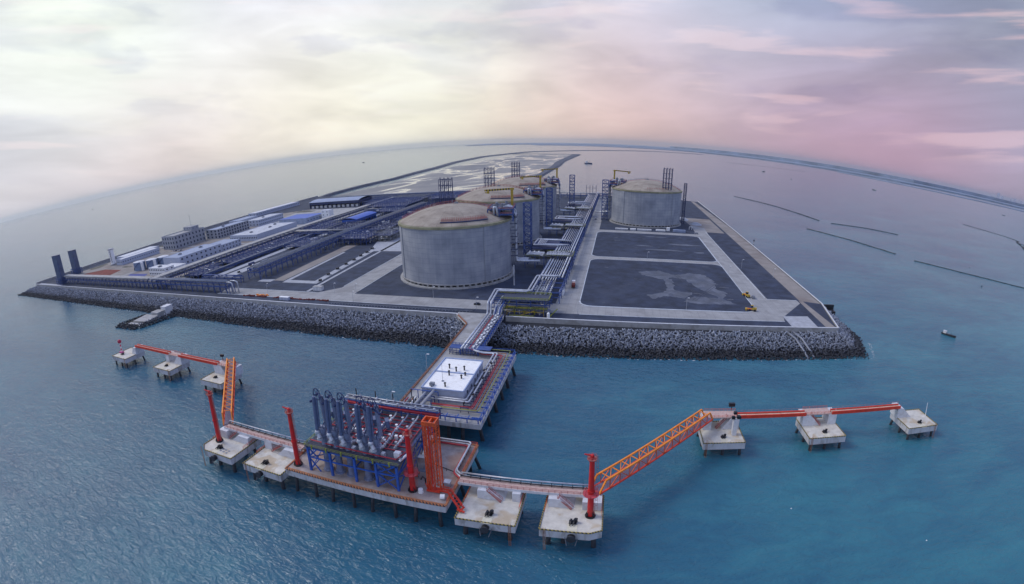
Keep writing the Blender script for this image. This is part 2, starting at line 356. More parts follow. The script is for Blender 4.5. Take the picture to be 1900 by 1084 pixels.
# ---------------------------------------------------------------- the sea
G = 10.0
def sea_mat():
    m, t, b = newmat('sea_water'); g = t.nodes.new('ShaderNodeNewGeometry')
    def noise(scale, det=3, stretch=(1,1,1), rot=0, rough=0.5, dist=0.0, loc=(0,0,0)):
        mp = t.nodes.new('ShaderNodeMapping'); t.links.new(g.outputs['Position'], mp.inputs[0]); mp.inputs['Scale'].default_value = stretch; mp.inputs['Rotation'].default_value = (0,0,R(rot)); mp.inputs['Location'].default_value = loc
        n = t.nodes.new('ShaderNodeTexNoise'); t.links.new(mp.outputs[0], n.inputs['Vector']); n.inputs['Scale'].default_value = scale
        n.inputs['Detail'].default_value = det; n.inputs['Roughness'].default_value = rough; n.inputs['Distortion'].default_value = dist
        return n.outputs[0]
    big = noise(0.006, 4, (1,1.6,1), 15, 0.55, 0.4)
    med = noise(0.045, 4, (1,2,1), 20, 0.6, 0.6)
    mixv = math_('MULTIPLY_ADD', med, 0.35, math_('MULTIPLY', big, 0.65, tree=t), tree=t)
    # turbid teal shallows off the right-hand side, deeper blue on the left
    sx = t.nodes.new('ShaderNodeSeparateXYZ'); t.links.new(g.outputs['Position'], sx.inputs[0])
    side = math_('MULTIPLY_ADD', sx.outputs[0], 0.0008, math_('MULTIPLY_ADD', sx.outputs[1], -0.0004, 0.06, tree=t), tree=t)
    side = math_('MINIMUM', math_('MAXIMUM', side, -0.16, tree=t), 0.13, tree=t)
    cr = ramp(math_('ADD', mixv, side, tree=t), [(0.26, (0.018,0.076,0.146)), (0.50, (0.026,0.118,0.188)), (0.74, (0.044,0.200,0.255))], tree=t, interp='LINEAR')
    t.links.new(cr, b.inputs['Base Color'])
    b.inputs['Roughness'].default_value = 0.16; b.inputs['IOR'].default_value = 1.40; b.inputs['Specular IOR Level'].default_value = 0.5
    h1 = noise(0.34, 3, (0.6,1.15,1), 28, 0.6, 0.6)
    h2 = noise(1.0, 3, (0.7,1.15,1), 8, 0.6, 0.5)
    h3 = noise(0.085, 2, (0.7,1.3,1), 30, 0.5, 0.2)
    h = math_('ADD', math_('MULTIPLY', h1, 1.15, tree=t), math_('ADD', math_('MULTIPLY', h2, 0.42, tree=t), math_('MULTIPLY', h3, 0.7, tree=t), tree=t), tree=t)
    bn = t.nodes.new('ShaderNodeBump'); bn.inputs['Strength'].default_value = 1.0
    # ripples flattened away from the camera to brighten far reflections, plus wind patches
    ln = vmath('LENGTH', g.outputs['Position'], tree=t, outn=1)
    far_fade = math_('MAXIMUM', math_('SUBTRACT', 0.86, math_('DIVIDE', ln, 900.0, tree=t), tree=t), 0.36, tree=t)
    wind = math_('MULTIPLY_ADD', noise(0.012, 3, (1,2.2,1), 22, 0.6, 0.8, (40,10,0)), 1.3, 0.35, tree=t)
    t.links.new(math_('MULTIPLY', far_fade, wind, tree=t), bn.inputs['Distance'])
    t.links.new(h, bn.inputs['Height']); t.links.new(bn.outputs[0], b.inputs['Normal'])
    return m
def far_sheet(name, mat, rad, z, n=96):
    b = MB(); rs = [0, 400, 1200, 4000, 12000, rad]
    P = [(0,0,z)]; F = []
    for r in rs[1:]:
        for k in range(n): a = 2*math.pi*k/n; P.append((r*math.cos(a), r*math.sin(a), z))
    for k in range(n): F.append((0, 1+k, 1+(k+1)%n))
    for i in range(len(rs)-2):
        for k in range(n): F.append((1+i*n+k, 1+(i+1)*n+k, 1+(i+1)*n+(k+1)%n, 1+i*n+(k+1)%n))
    b.add(P, F); return b.build(name, mat)
sea = struct(far_sheet('sea', sea_mat(), 58000, 0.0))

# ---------------------------------------------------------------- island ground
XL, XR, YF, YB = -718.5, 150.5, 291.0, 1000.0
b = MB(); b.prism([(XL,YF),(-101,YF),(-69,YF),(XR,YF),(161,346),(162,700),(160.5,1000),(130,1012),(-60,1022),(-400,1060),(-760,1120),(-745,700)], -2, G)
struct(b.build('island_ground', sc('asph')))
def rnd_rect(x0,y0,x1,y1,r=6,n=5):
    P = []
    for cx, cy, a in ((x1-r,y0+r,-90),(x1-r,y1-r,0),(x0+r,y1-r,90),(x0+r,y0+r,180)):
        for k in range(n+1): t = R(a+90*k/n); P.append((cx+r*math.cos(t), cy+r*math.sin(t)))
    return P
# one concrete road sheet with the asphalt plots lying on it as kerbed islands
b = MB()
b.sheet([(-330,303),(-90,303),(-70,303),(116,303),(118,312),(142.5,345),(142.5,352.5),(118,353),(116.5,610),(120,672),(103,690),(101,619),(-22,619),(-22,1000),(-38,1000),(-40,322),(-196,322),(-200,1000),(-216,1000),(-216,336),(-230,321),(-330,320)], G+0.06)
road = struct(b.build('road', sc('road')))
b = MB()
plots = [rnd_rect(-24,320,101.5,459,9), rnd_rect(-24,469,101,604,8)]
for p in plots: b.prism(p, G, G+0.18)
struct(b.build('asphalt_plot_kerb', sc('kerb')))
b = MB()
def shrink(p, d):
    cx = (min(a for a,_ in p)+max(a for a,_ in p))/2; cy = (min(c for _,c in p)+max(c for _,c in p))/2
    return [(x-d*(1 if x > cx else -1), y-d*(1 if y > cy else -1)) for x, y in p]
for p in plots: b.sheet(shrink(p, 0.6), G+0.2)
struct(b.build('asphalt_plot', sc('asph')))
# patches of damp sediment on the two plots
def blob(cx, cy, rx, ry, n=26, amp=0.35, seed=0):
    rr = random.Random(seed); ph = [rr.uniform(0, 6.28) for _ in range(5)]; P = []
    for k in range(n):
        a = 2*math.pi*k/n; f = 1+amp*sum(math.sin((j+2)*a+ph[j])/(j+1.5) for j in range(5))
        P.append((cx+rx*f*math.cos(a), cy+ry*f*math.sin(a)))
    return P
def rough(P, amp=1.6, n=7, seed=1):
    rr = random.Random(seed); out = []
    for i in range(len(P)):
        a, c = P[i], P[(i+1)%len(P)]; L = math.hypot(c[0]-a[0], c[1]-a[1])
        for k in range(n): u = k/n; j = 0 if k == 0 else amp*min(1, L/12); out.append((a[0]+(c[0]-a[0])*u+rr.uniform(-j,j), a[1]+(c[1]-a[1])*u+rr.uniform(-j,j)))
    return out
b = MB()
b.sheet(rough([(20,418),(38,424),(52,412),(64,420),(78,416),(84,396),(80,376),(88,362),(80,346),(72,366),(66,376),(60,398),(48,404),(42,392),(32,402),(22,408)]), G+0.214)
b.sheet(rough([(41,395),(48,398),(47,366),(60,360),(52,346),(38,350),(28,342),(24,350),(38,360),(42,372)],1.2), G+0.218)
b.sheet(rough([(60,352),(80,350),(90,337),(60,334),(50,338)],1.2), G+0.222)
for i, (x, y, rx, ry) in enumerate([(52,512,16,4),(75,545,14,5),(30,530,10,2.5),(88,508,7,3),(45,585,12,3)]): b.sheet(rough(blob(x,y,rx,ry,seed=i+3),0.9,3), G+0.214)
struct(b.build('damp_patch', sc('damp')))
# paving along the right-hand sea wall, sand and other light areas
b = MB(); b.sheet([(144.5,352),(160.5,346),(161,700),(152,1000),(146,1000),(145,620)], G+0.05); b.sheet([(143.5,351),(147.2,351),(150.6,292),(143,292)], G+0.05)
struct(b.build('sea_wall_pavement', sc('sand')))
b = MB(); b.sheet([(118,293.5),(137,293.5),(137.5,315),(118,314)], G+0.05)
b.sheet([(-381,349),(-391,349),(-394,830),(-384,830)], G+0.05); b.sheet([(-243,322),(-240,322),(-247,530),(-250,530)], G+0.05)
b.sheet([(-286,347),(-281.5,347),(-288,465),(-291,465)], G+0.05)
b.sheet([(-286,344),(-247,344),(-255,470),(-262,470),(-254,352),(-282,352)], G+0.055)
b.sheet([(-316,344),(-300,344),(-300,352),(-316,352)], G+0.05)
b.sheet([(-378,352),(-346,352),(-350,356),(-362,358),(-364,450),(-372,450)], G+0.05)
b.sheet([(-716,293.5),(-640,293.5),(-640,298),(-716,298)], G+0.05)
b.sheet([(-260,470),(-218,470),(-218,560),(-290,560)], G+0.05)
struct(b.build('pale_paving', sc('white_plot')))
b = MB(); b.sheet([(-300,349),(-288,349),(-296,600),(-312,600)], G+0.05); b.sheet([(-670,325),(-560,325),(-560,470),(-700,520),(-700,350)], G+0.04)
b.sheet([(-560,330),(-440,330),(-440,820),(-600,860),(-690,800),(-690,520),(-560,470)], G+0.045)
b.sheet([(105,640),(142,640),(142,760),(98,760)], G+0.055)
struct(b.build('sandy_ground', sc('sand')))
b = MB(); b.sheet([(-672,350),(-648,377),(-601,376),(-586,339)], G+0.09); struct(b.build('clay_plot', sc('redplot')))
b = MB(); b.sheet([(-551,357),(-514,359),(-504,344),(-542,344)], G+0.09); struct(b.build('sports_court', M('blue_court',(0.05,0.07,0.26),0.8)))
b = MB(); b.sheet([(-560,600),(-440,600),(-440,840),(-500,850),(-620,850),(-590,700)], G+0.10); struct(b.build('concrete_yard', sc('conc')))
# road edge lines (slightly raised kerbs)
b = MB()
for p, q in [((-38.2,322),(-38.2,1000)),((101.3,330),(101.3,600)),((116.6,356),(116.6,640)),((-196,330),(-200,1000)),((-216.2,340),(-216.2,1000)),((-22,302.6),(116,302.6)),((-330,320.4),(-232,320.4)),((-330,302.6),(-100,302.6)),((-22,319.6),(90,319.6)),((116.9,352.6),(142,352.4))]:
    b.bar((*p,G+0.12),(*q,G+0.12),0.45,0.25)
struct(b.build('kerb', sc('kerb')))

# ---------------------------------------------------------------- embankment, sea walls, rock armour
b = MB()
def slope_quads(path_top, path_bot, zt, zb):
    for i in range(len(path_top)-1):
        a, c = path_top[i], path_top[i+1]; d, e = path_bot[i], path_bot[i+1]
        b.quad((*d,zb),(*e,zb),(*c,zt),(*a,zt))
TOP = [(-760,1120),(-745,700),(XL,YF),(-400,YF-0.5),(-101,YF-0.5),(-69,YF-0.5),(XR,YF-0.5),(162,345),(163,700),(162,1000),(130,1014),(-60,1024)]
BOT = [(-778,1120),(-764,700),(-738,262),(-400,260),(-101,258),(-69,258),(163,262),(175,300),(172,700),(172,1006),(134,1030),(-60,1040)]
slope_quads(TOP, BOT, 7.6, -1.5)
struct(b.build('embankment', M('dark_fill',(0.02,0.024,0.035),0.9)))
def armour_mat():
    m, t, bs = newmat('armour_concrete'); g = t.nodes.new('ShaderNodeNewGeometry'); sx = t.nodes.new('ShaderNodeSeparateXYZ'); t.links.new(g.outputs['Position'], sx.inputs[0])
    n = t.nodes.new('ShaderNodeTexNoise'); n.inputs['Scale'].default_value = 0.6; n.inputs['Detail'].default_value = 4; t.links.new(g.outputs['Position'], n.inputs['Vector'])
    wet = ramp(math_('MULTIPLY_ADD', n.outputs[0], 1.6, sx.outputs[2], tree=t), [(0.0,0.0)], tree=t) if False else None
    v = math_('MULTIPLY_ADD', n.outputs[0], 0.26, math_('MULTIPLY', sx.outputs[2], 0.1, tree=t), tree=t)
    cr = ramp(v, [(0.0,(0.02,0.023,0.032)), (0.40,(0.03,0.034,0.048)), (0.52,(0.15,0.17,0.225)), (1.0,(0.24,0.27,0.34))], tree=t, interp='LINEAR')
    hsv = t.nodes.new('ShaderNodeHueSaturation'); t.links.new(cr, hsv.inputs['Color']); t.links.new(math_('MULTIPLY_ADD', g.outputs['Random Per Island'], 0.8, 0.6, tree=t), hsv.inputs['Value'])
    t.links.new(hsv.outputs[0], bs.inputs['Base Color']); bs.inputs['Roughness'].default_value = 0.75
    return m
def dolos_field(name, strips, mat):
    # strips: (top polyline pt, top pt2, bottom pt, bottom pt2, zt, zb, spacing, size)
    legs = []
    for s in (Vector((1,1,1)),Vector((-1,-1,1)),Vector((-1,1,-1)),Vector((1,-1,-1))): legs.append(s.normalized())
    tv = []; tf = []
    for L in legs:
        a = L.orthogonal().normalized(); c = L.cross(a); i0 = len(tv)
        for rr, d in ((0.34,0.0),(0.24,1.0)):
            for k in range(4): t = math.pi/2*k; tv.append(L*d+a*(rr*math.cos(t))+c*(rr*math.sin(t)))
        tf += [(i0+k, i0+(k+1)%4, i0+4+(k+1)%4, i0+4+k) for k in range(4)]+[(i0+4,i0+5,i0+6,i0+7)]
    tv = np.array([list(v) for v in tv]); tf = np.array([list(f) for f in tf])
    cen = []; siz = []
    for (t0, t1, b0, b1, zt, zb, sp, sz) in strips:
        t0, t1, b0, b1 = map(np.array, (t0, t1, b0, b1)); L = np.linalg.norm(t1-t0); W = math.hypot(np.linalg.norm((b0+b1)/2-(t0+t1)/2), zt-zb)
        nu, nv = max(2, int(L/sp)), max(2, int(W/sp*1.05))
        for i in range(nu):
            for j in range(nv):
                u = (i+RNG.uniform(0.1,0.9))/nu; v = (j+RNG.uniform(0.1,0.9))/nv
                p = (t0*(1-u)+t1*u)*(1-v)+(b0*(1-u)+b1*u)*v; z = zt*(1-v)+zb*v+RNG.uniform(-0.2,0.7)+0.35*math.sin(p[0]*0.11)*math.sin(p[0]*0.043+1)
                cen.append((p[0], p[1], z)); siz.append(sz*RNG.uniform(0.65,1.35))
    N = len(cen); q = RNG.normal(size=(N,4)); q /= np.linalg.norm(q, axis=1, keepdims=True); w, x, y, z = q.T
    Rm = np.stack([np.stack([1-2*(y*y+z*z),2*(x*y-z*w),2*(x*z+y*w)],-1),np.stack([2*(x*y+z*w),1-2*(x*x+z*z),2*(y*z-x*w)],-1),np.stack([2*(x*z-y*w),2*(y*z+x*w),1-2*(x*x+y*y)],-1)],1)
    V = np.einsum('nij,kj->nki', Rm, tv)*np.array(siz)[:,None,None]+np.array(cen)[:,None,:]
    Fs = (tf[None]+np.arange(N)[:,None,None]*len(tv)).reshape(-1,4)
    me = bpy.data.meshes.new(name); V = V.reshape(-1,3)
    me.vertices.add(len(V)); me.vertices.foreach_set('co', V.ravel()); me.loops.add(Fs.size); me.loops.foreach_set('vertex_index', Fs.ravel().astype(np.int32))
    me.polygons.add(len(Fs)); me.polygons.foreach_set('loop_start', np.arange(0,Fs.size,4,dtype=np.int32)); me.update(calc_edges=True); me.materials.append(mat)
    o = bpy.data.objects.new(name, me); col.objects.link(o); return o
ARM = armour_mat()
o = dolos_field('rock_armour', [
    ((XL,290),(-400,290),(-738,263),(-400,262),7.4,-0.6,2.0,1.4),
    ((-400,290),(-101,290),(-400,262),(-106,258),7.4,-0.6,1.75,1.3),
    ((-101,290),(-90,275),(-106,258),(-92,258),7.0,-0.6,2.0,1.4),
    ((-74,282),(XR,290),(-76,257),(163,262),7.2,-0.6,1.65,1.3),
    ((XR,290),(162,330),(163,263),(174,300),7.6,-0.6,2.0,1.5),
    ((162,330),(163,700),(172,300),(171,700),8.4,-0.4,2.6,1.5),
    ((163,700),(162,1000),(171,700),(171,1006),8.4,-0.4,3.2,1.7),
    ((XL,291),(-745,700),(-738,262),(-764,700),7.6,-0.6,4.2,2.2),
    ((-745,700),(-760,1120),(-764,700),(-778,1120),7.6,-0.6,6,2.6)], ARM)
tag(o, 'grey concrete armour units heaped on the slope below the sea wall, dark near the water', 'rock armour', kind='stuff')
def wall_path(name, label, pts, z0, z1, w=1.0, cap=True):
    t = thing(name, label, 'sea wall', (pts[0][0], pts[0][1], z0))
    b = MB()
    for p, q in zip(pts[:-1], pts[1:]): b.bar((*p,(z0+z1)/2),(*q,(z0+z1)/2),w,z1-z0)
    b.build('wall', sc('conc'), t)
    if cap:
        b = MB()
        for p, q in zip(pts[:-1], pts[1:]): b.bar((*p,z1+0.13),(*q,z1+0.13),w+0.1,0.25)
        b.build('capping', sc('conc_white'), t)
    return t
wall_path('sea_wall','long grey concrete sea wall left of the jetty, above the armour slope',[(-719.5,290.4),(-101,290.4),(-97.5,286)],5.5,10.7)
wall_path('sea_wall','grey concrete sea wall with pale capping right of the jetty, running to the near corner',[(-68,290.4),(151,290.4)],5.5,10.7)
wall_path('sea_wall','low concrete edge wall along the right-hand shore of the island',[(151.5,290.8),(161.5,346),(162.2,700),(161,1000)],7.0,10.6,0.8)
wall_path('sea_wall','long dark sea wall on the far left shore of the island, behind the buildings',[(-719.5,291.4),(-746,700),(-760,1120)],7.0,13.2,2.2,False)

# ---------------------------------------------------------------- land behind: mud flats, breakwaters, far coast
def mud_mat():
    m, t, bs = newmat('tidal_mud'); g = t.nodes.new('ShaderNodeNewGeometry'); mp = t.nodes.new('ShaderNodeMapping'); t.links.new(g.outputs['Position'], mp.inputs[0]); mp.inputs['Scale'].default_value = (1.3,0.55,1)
    n = t.nodes.new('ShaderNodeTexNoise'); n.inputs['Scale'].default_value = 0.0042; n.inputs['Detail'].default_value = 7; n.inputs['Distortion'].default_value = 0.9; t.links.new(mp.outputs[0], n.inputs['Vector'])
    cr = ramp(n.outputs[0], [(0.40,(0.17,0.17,0.18)),(0.47,(0.24,0.23,0.225)),(0.50,(0.33,0.315,0.29)),(0.54,(0.34,0.325,0.295)),(0.60,(0.21,0.205,0.21))], tree=t, interp='LINEAR')  # pale middle stops paint reflected sky onto the wet mud
    t.links.new(cr, bs.inputs['Base Color'])
    rr = ramp(n.outputs[0], [(0.49,0.6),(0.50,0.12),(0.53,0.12),(0.56,0.6)], tree=t, interp='LINEAR'); t.links.new(rr, bs.inputs['Roughness'])
    return m
b = MB(); b.sheet([(-760,1120),(-400,1060),(-60,1024),(-250,1500),(-290,1850),(-330,2900),(-400,4640),(-800,4650),(-860,3000),(-800,2050),(-752,1700),(-730,1400)], 1.2)
struct(b.build('mud_flat', mud_mat()))
def bank(name, pts, w, h, mat, z0=-1):
    b = MB(); L = []; 
    for i, p in enumerate(pts):
        a = Vector(pts[max(i-1,0)]); c = Vector(pts[min(i+1,len(pts)-1)]); d = (c-a).normalized(); n = Vector((-d.y, d.x)); ww = w[i] if isinstance(w, list) else w
        L.append([(p[0]+n.x*s*ww/2, p[1]+n.y*s*ww/2, z) for s, z in ((-1,z0),(-0.55,h),(0.55,h),(1,z0))])
    P = [v for l in L for v in l]; F = []
    for i in range(len(L)-1):
        for k in range(3): F.append((4*i+k, 4*i+k+1, 4*(i+1)+k+1, 4*(i+1)+k))
    F += [(0,1,2,3),(len(P)-1,len(P)-2,len(P)-3,len(P)-4)]
    b.add(P, F); return struct(b.build(name, mat))
bm = M('breakwater_stone', (0.075,0.085,0.12), 0.9, var=0.3, scale=0.05)
bank('breakwater', [(-765,1100),(-800,1250),(-815,1456),(-815,1715),(-860,2050),(-900,2411),(-1000,3000),(-1090,3976),(-1030,5200),(-1000,5616),(-763,6093),(-409,6946),(437,8583),(1500,9600)], [22,26,30,30,44,50,60,80,120,130,130,150,170,200], 6, bm)
bank('bund', [(-262,1560),(-275,1830),(-300,2400),(-340,2927),(-385,4480),(-395,4650)], [30,34,50,60,90,90], 5, bm)
b = MB(); b.prism([(-405,4640),(-1000,4700),(-1000,4730),(-400,4680)], -1, 3); struct(b.build('cross_bund', bm))
lm = M('far_land', (0.19,0.24,0.34), 0.9, var=0.3, scale=0.002)  # blue of the distance haze is mixed into the land colour
# low coast beyond the bay
b = MB()
def coast(poly, h): b.prism(poly, -1, h)
coast([(9000,5300),(5700,5500),(4400,5900),(3900,6600),(3700,8200),(3900,8450),(4600,6700),(6000,6300),(9000,6600)], 8)
coast([(9000,8000),(5200,8500),(3500,10500),(2000,13000),(1500,17000),(4000,30000),(30000,30000),(30000,8000)], 30)
coast([(-2500,15500),(-500,14000),(1900,13400),(1400,17000),(-600,18500),(-3500,19500)], 14)
coast([(-6500,21000),(-3000,19800),(0,19000),(2000,18000),(4000,30000),(-9000,34000)], 22)
coast([(30000,9000),(7000,10800),(3000,16500),(2000,21000),(30000,34000)], 110)
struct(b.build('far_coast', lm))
# scrub, bare earth and service roads among the buildings on the left
b = MB(); rr = random.Random(12)
for (x, y, rx, ry) in [(-640,330,14,5),(-610,392,10,5),(-575,430,16,10),(-560,520,12,18),(-575,600,8,26),(-690,540,12,20),(-700,640,14,40),(-560,680,10,30),(-660,760,26,16),(-600,830,30,12),(-455,450,9,40),(-455,600,8,50),(-470,760,12,40),(-540,385,10,4),(-690,390,10,16),(-655,600,10,14)]: b.sheet(rough(blob(x,y,rx,ry,seed=int(x+y)),1.0,3,int(x)), G+0.115+0.0005*(int(-x)%20))
struct(b.build('scrub_patch', sc('grass')))
b = MB()
for (x0,y0,x1,y1) in [(-560,340,-550,820),(-470,330,-462,860),(-700,512,-560,520),(-560,488,-470,496),(-700,330,-560,337),(-550,520,-470,527),(-550,650,-470,656),(-608,470,-560,478)]: b.sheet([(x0,y0),(x1,y0),(x1,y1),(x0,y1)], G+0.15+0.004*(int(-x0)%7))
struct(b.build('service_road', sc('road')))
# ---------------------------------------------------------------- storage tanks
def tank_wall_mat():
    m, t, bs = newmat('tank_concrete'); tcn = t.nodes.new('ShaderNodeTexCoord'); sx = t.nodes.new('ShaderNodeSeparateXYZ'); t.links.new(tcn.outputs['Object'], sx.inputs[0])
    ang = math_('ARCTAN2', sx.outputs[1], sx.outputs[0], tree=t); arc = math_('MULTIPLY', ang, 46.6, tree=t)
    cb = t.nodes.new('ShaderNodeCombineXYZ'); t.links.new(arc, cb.inputs[0]); t.links.new(sx.outputs[2], cb.inputs[1])
    oi = t.nodes.new('ShaderNodeObjectInfo'); t.links.new(math_('MULTIPLY', oi.outputs['Random'], 40.0, tree=t), cb.inputs[2])
    def nz(scale, st, det=5):
        mp = t.nodes.new('ShaderNodeMapping'); t.links.new(cb.outputs[0], mp.inputs[0]); mp.inputs['Scale'].default_value = st
        n = t.nodes.new('ShaderNodeTexNoise'); n.inputs['Scale'].default_value = scale; n.inputs['Detail'].default_value = det; t.links.new(mp.outputs[0], n.inputs['Vector']); return n.outputs[0]
    streak = nz(0.5, (1,0.06,1)); patch = nz(0.07, (1,1,1)); pan = nz(0.24, (1,0.9,1), 2)
    v = math_('ADD', math_('MULTIPLY', streak, 0.26, tree=t), math_('MULTIPLY', patch, 0.74, tree=t), tree=t)
    cr = ramp(v, [(0.34,(0.20,0.225,0.28)),(0.5,(0.28,0.305,0.365)),(0.66,(0.37,0.39,0.435))], tree=t, interp='LINEAR')
    hz_ = math_('LESS_THAN', math_('FRACT', math_('DIVIDE', sx.outputs[2], 3.9, tree=t), tree=t), 0.07, tree=t)
    vt_ = math_('LESS_THAN', math_('FRACT', math_('DIVIDE', arc, 3.2, tree=t), tree=t), 0.06, tree=t)
    ln = math_('MULTIPLY', math_('MAXIMUM', math_('MULTIPLY', hz_, 0.9, tree=t), math_('MULTIPLY', vt_, 0.45, tree=t), tree=t), math_('MULTIPLY', pan, 0.75, tree=t), tree=t)
    mx = t.nodes.new('ShaderNodeMix'); mx.data_type = 'RGBA'; t.links.new(ln, mx.inputs[0]); t.links.new(cr, mx.inputs[6]); mx.inputs[7].default_value = (0.10,0.11,0.135,1)
    t.links.new(mx.outputs[2], bs.inputs['Base Color']); bs.inputs['Roughness'].default_value = 0.8
    return m
def dome_mat():
    m, t, bs = newmat('dome_concrete'); tcn = t.nodes.new('ShaderNodeTexCoord'); sx = t.nodes.new('ShaderNodeSeparateXYZ'); t.links.new(tcn.outputs['Object'], sx.inputs[0])
    n = t.nodes.new('ShaderNodeTexNoise'); n.inputs['Scale'].default_value = 0.09; n.inputs['Detail'].default_value = 8; n.inputs['Roughness'].default_value = 0.65; t.links.new(tcn.outputs['Object'], n.inputs['Vector'])
    cr = ramp(n.outputs[0], [(0.3,(0.20,0.165,0.14)),(0.5,(0.31,0.27,0.23)),(0.7,(0.39,0.345,0.295))], tree=t, interp='LINEAR')
    ang = math_('ARCTAN2', sx.outputs[1], sx.outputs[0], tree=t)
    seam = math_('LESS_THAN', math_('FRACT', math_('MULTIPLY', ang, 12/math.pi, tree=t), tree=t), 0.05, tree=t)
    rad = math_('SQRT', math_('ADD', math_('MULTIPLY', sx.outputs[0], sx.outputs[0], tree=t), math_('MULTIPLY', sx.outputs[1], sx.outputs[1], tree=t), tree=t), tree=t)
    ringm = math_('LESS_THAN', math_('FRACT', math_('DIVIDE', rad, 11.5, tree=t), tree=t), 0.04, tree=t)
    mx = t.nodes.new('ShaderNodeMix'); mx.data_type = 'RGBA'; t.links.new(math_('MULTIPLY', math_('MAXIMUM', seam, ringm, tree=t), 0.35, tree=t), mx.inputs[0]); t.links.new(cr, mx.inputs[6]); mx.inputs[7].default_value = (0.13,0.115,0.11,1)
    t.links.new(mx.outputs[2], bs.inputs['Base Color']); bs.inputs['Roughness'].default_value = 0.85
    return m
TW, TD = tank_wall_mat(), dome_mat()
RIM = M('stained_rim', (0.27,0.26,0.17), 0.85, var=0.25, scale=0.12)
ZR, ZA = 57.6, 69.8            # rim and apex heights
def dome_z(r, RR): 
    h = ZA-ZR-0.6; S = (RR*RR+h*h)/(2*h); return ZR+0.6+math.sqrt(S*S-r*r)-(S-h)
def make_tank(cx, cy, RR, side, label, first=True):
    """side +1: pump deck towards +X (the central pipe rack), -1 towards -X"""
    t = thing('storage_tank', label, 'storage tank', (cx,cy,G), 'large domed concrete gas tanks')
    c = (cx, cy)
    b = MB(); b.lathe(c, [(RR,13.2),(RR,ZR)], 128); b.build('wall', TW, t, smooth=True)
    for k, a in enumerate((-41, 49, 139, -141) if side > 0 else (-134,-45,45,135)):
        b = MB(); w = 2.6/RR; b.ring(c, RR-0.2, RR+0.55, 13.3, ZR-0.2, 4, R(a)-w, R(a)+w); b.build('buttress', TW, t)
    b = MB(); b.ring(c, RR-2.0, RR+0.75, ZR-1.3, ZR+0.5, 128); b.build('roof_rim', RIM, t)
    b = MB(); prof = [(r, dome_z(r, RR-1)) for r in [RR-1.2-(RR-1.2)*(i/22) for i in range(22)]]+[(0.4, ZA)]
    b.lathe(c, prof, 96); b.build('dome_roof', TD, t, smooth=True)
    b = MB(); b.ring(c, RR-4, RR+2.6, G-0.2, G+1.1, 96); b.build('base_slab', sc('conc'), t)
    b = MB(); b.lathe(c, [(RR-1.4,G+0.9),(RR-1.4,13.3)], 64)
    b.build('gap_shade', sc('black'), t)  # black skirt stands in for the shade between the pedestals
    b = MB(); b.ring(c, RR-3, RR+0.9, 12.75, 13.3, 128)
    for k in range(60): a = 2*math.pi*k/60; b.obox(cx+(RR-0.3)*math.cos(a), cy+(RR-0.3)*math.sin(a), G+1.1, 1.2, 1.6, 12.8, a)
    b.build('pedestal', sc('conc'), t)
    # roof access walkway from the pump deck over the crown and down the far side
    s = side
    for nm, y0, y1 in (('roof_walkway', None, None),):
        b = MB(); P = []
        for k in range(25):
            u = -1+2*k/24; r = u*(RR-2); a = R(10 if s > 0 else 170); x = cx+r*math.cos(a)*1.0; y = cy+r*math.sin(a)+ (14 if s > 0 else 10)*(1-u*u)
            rr = math.hypot(x-cx, y-cy); P.append(Vector((x, y, dome_z(min(rr, RR-1.2), RR-1)+0.5)))
        for p, q in zip(P[:-1], P[1:]): b.bar(p, q, 1.3, 0.25)
        b.build('roof_walkway', sc('mauve_rail'), t)
        b = MB(); b.rail([p+Vector((0,0.8,0)) for p in P], 1.7, 3.5, 0.16, 1); b.rail([p-Vector((0,0.8,0)) for p in P], 1.7, 3.5, 0.16, 0)
        b.build('walkway_railing', sc('mauve_rail') if s > 0 else sc('pipe_d'), t)
    # crown vent mast
    b = MB(); b.cyl((cx,cy+6,ZA-0.5),(cx,cy+6,ZA+1.0),1.8,1.8,10); b.cyl((cx,cy+6,ZA+1),(cx,cy+6,ZA+7),0.22,0.1,6); b.cyl((cx-3,cy+5,ZA),(cx-3,cy+5,ZA+3.2),0.3,0.3,6); b.build('crown_vent', sc('pipe_d'), t)
    # row of relief valves / railing cluster near the rim, facing the camera
    b = MB()
    for k in range(26 if s > 0 else 0):
        a = R(-86+k*2.1); r = RR-6.2; x, y = cx+r*math.cos(a), cy+r*math.sin(a); z = dome_z(r, RR-1)-0.2
        b.cyl((x,y,z),(x,y,z+2.6),0.22,0.22,5); b.bar((x,y,z+1.3),(x+1.0,y+0.15,z+1.3),0.18)
        b.bar((x,y,z+2.6),(x+1.9*math.cos(a+1.57),y+1.9*math.sin(a+1.57),z+2.6),0.16)
        r2 = RR-9; x2, y2 = cx+r2*math.cos(a), cy+r2*math.sin(a); z2 = dome_z(r2, RR-1)-0.2; b.cyl((x2,y2,z2),(x2,y2,z2+2.4),0.2,0.2,5); b.bar((x,y,z+1.2),(x2,y2,z2+1.2),0.16)
    if s > 0:
        b.build('rim_manifold', sc('mauve_rail'), t)
        b = MB(); b.ring(c, RR-7.4, RR-5.0, dome_z(RR-6.2,RR-1)-0.3, dome_z(RR-6.2,RR-1)+0.35, 24, R(-87), R(-33)); b.build('manifold_platform', sc('navy'), t)
    # pump deck: blue box frame standing on the rim
    A = R(8 if s > 0 else 172); ca, sa = math.cos(A), math.sin(A)
    def L(u, v, z): return (cx+ca*u-sa*v*s, cy+sa*u+ca*v*s, z)   # u outward, v along the rim (away from camera for side +1)
    b = MB()
    for u in (RR-17, RR-8, RR+3):
        for v in (-15, -5, 5, 15): b.bar(L(u,v,ZR-1), L(u,v,66.5), 0.7)
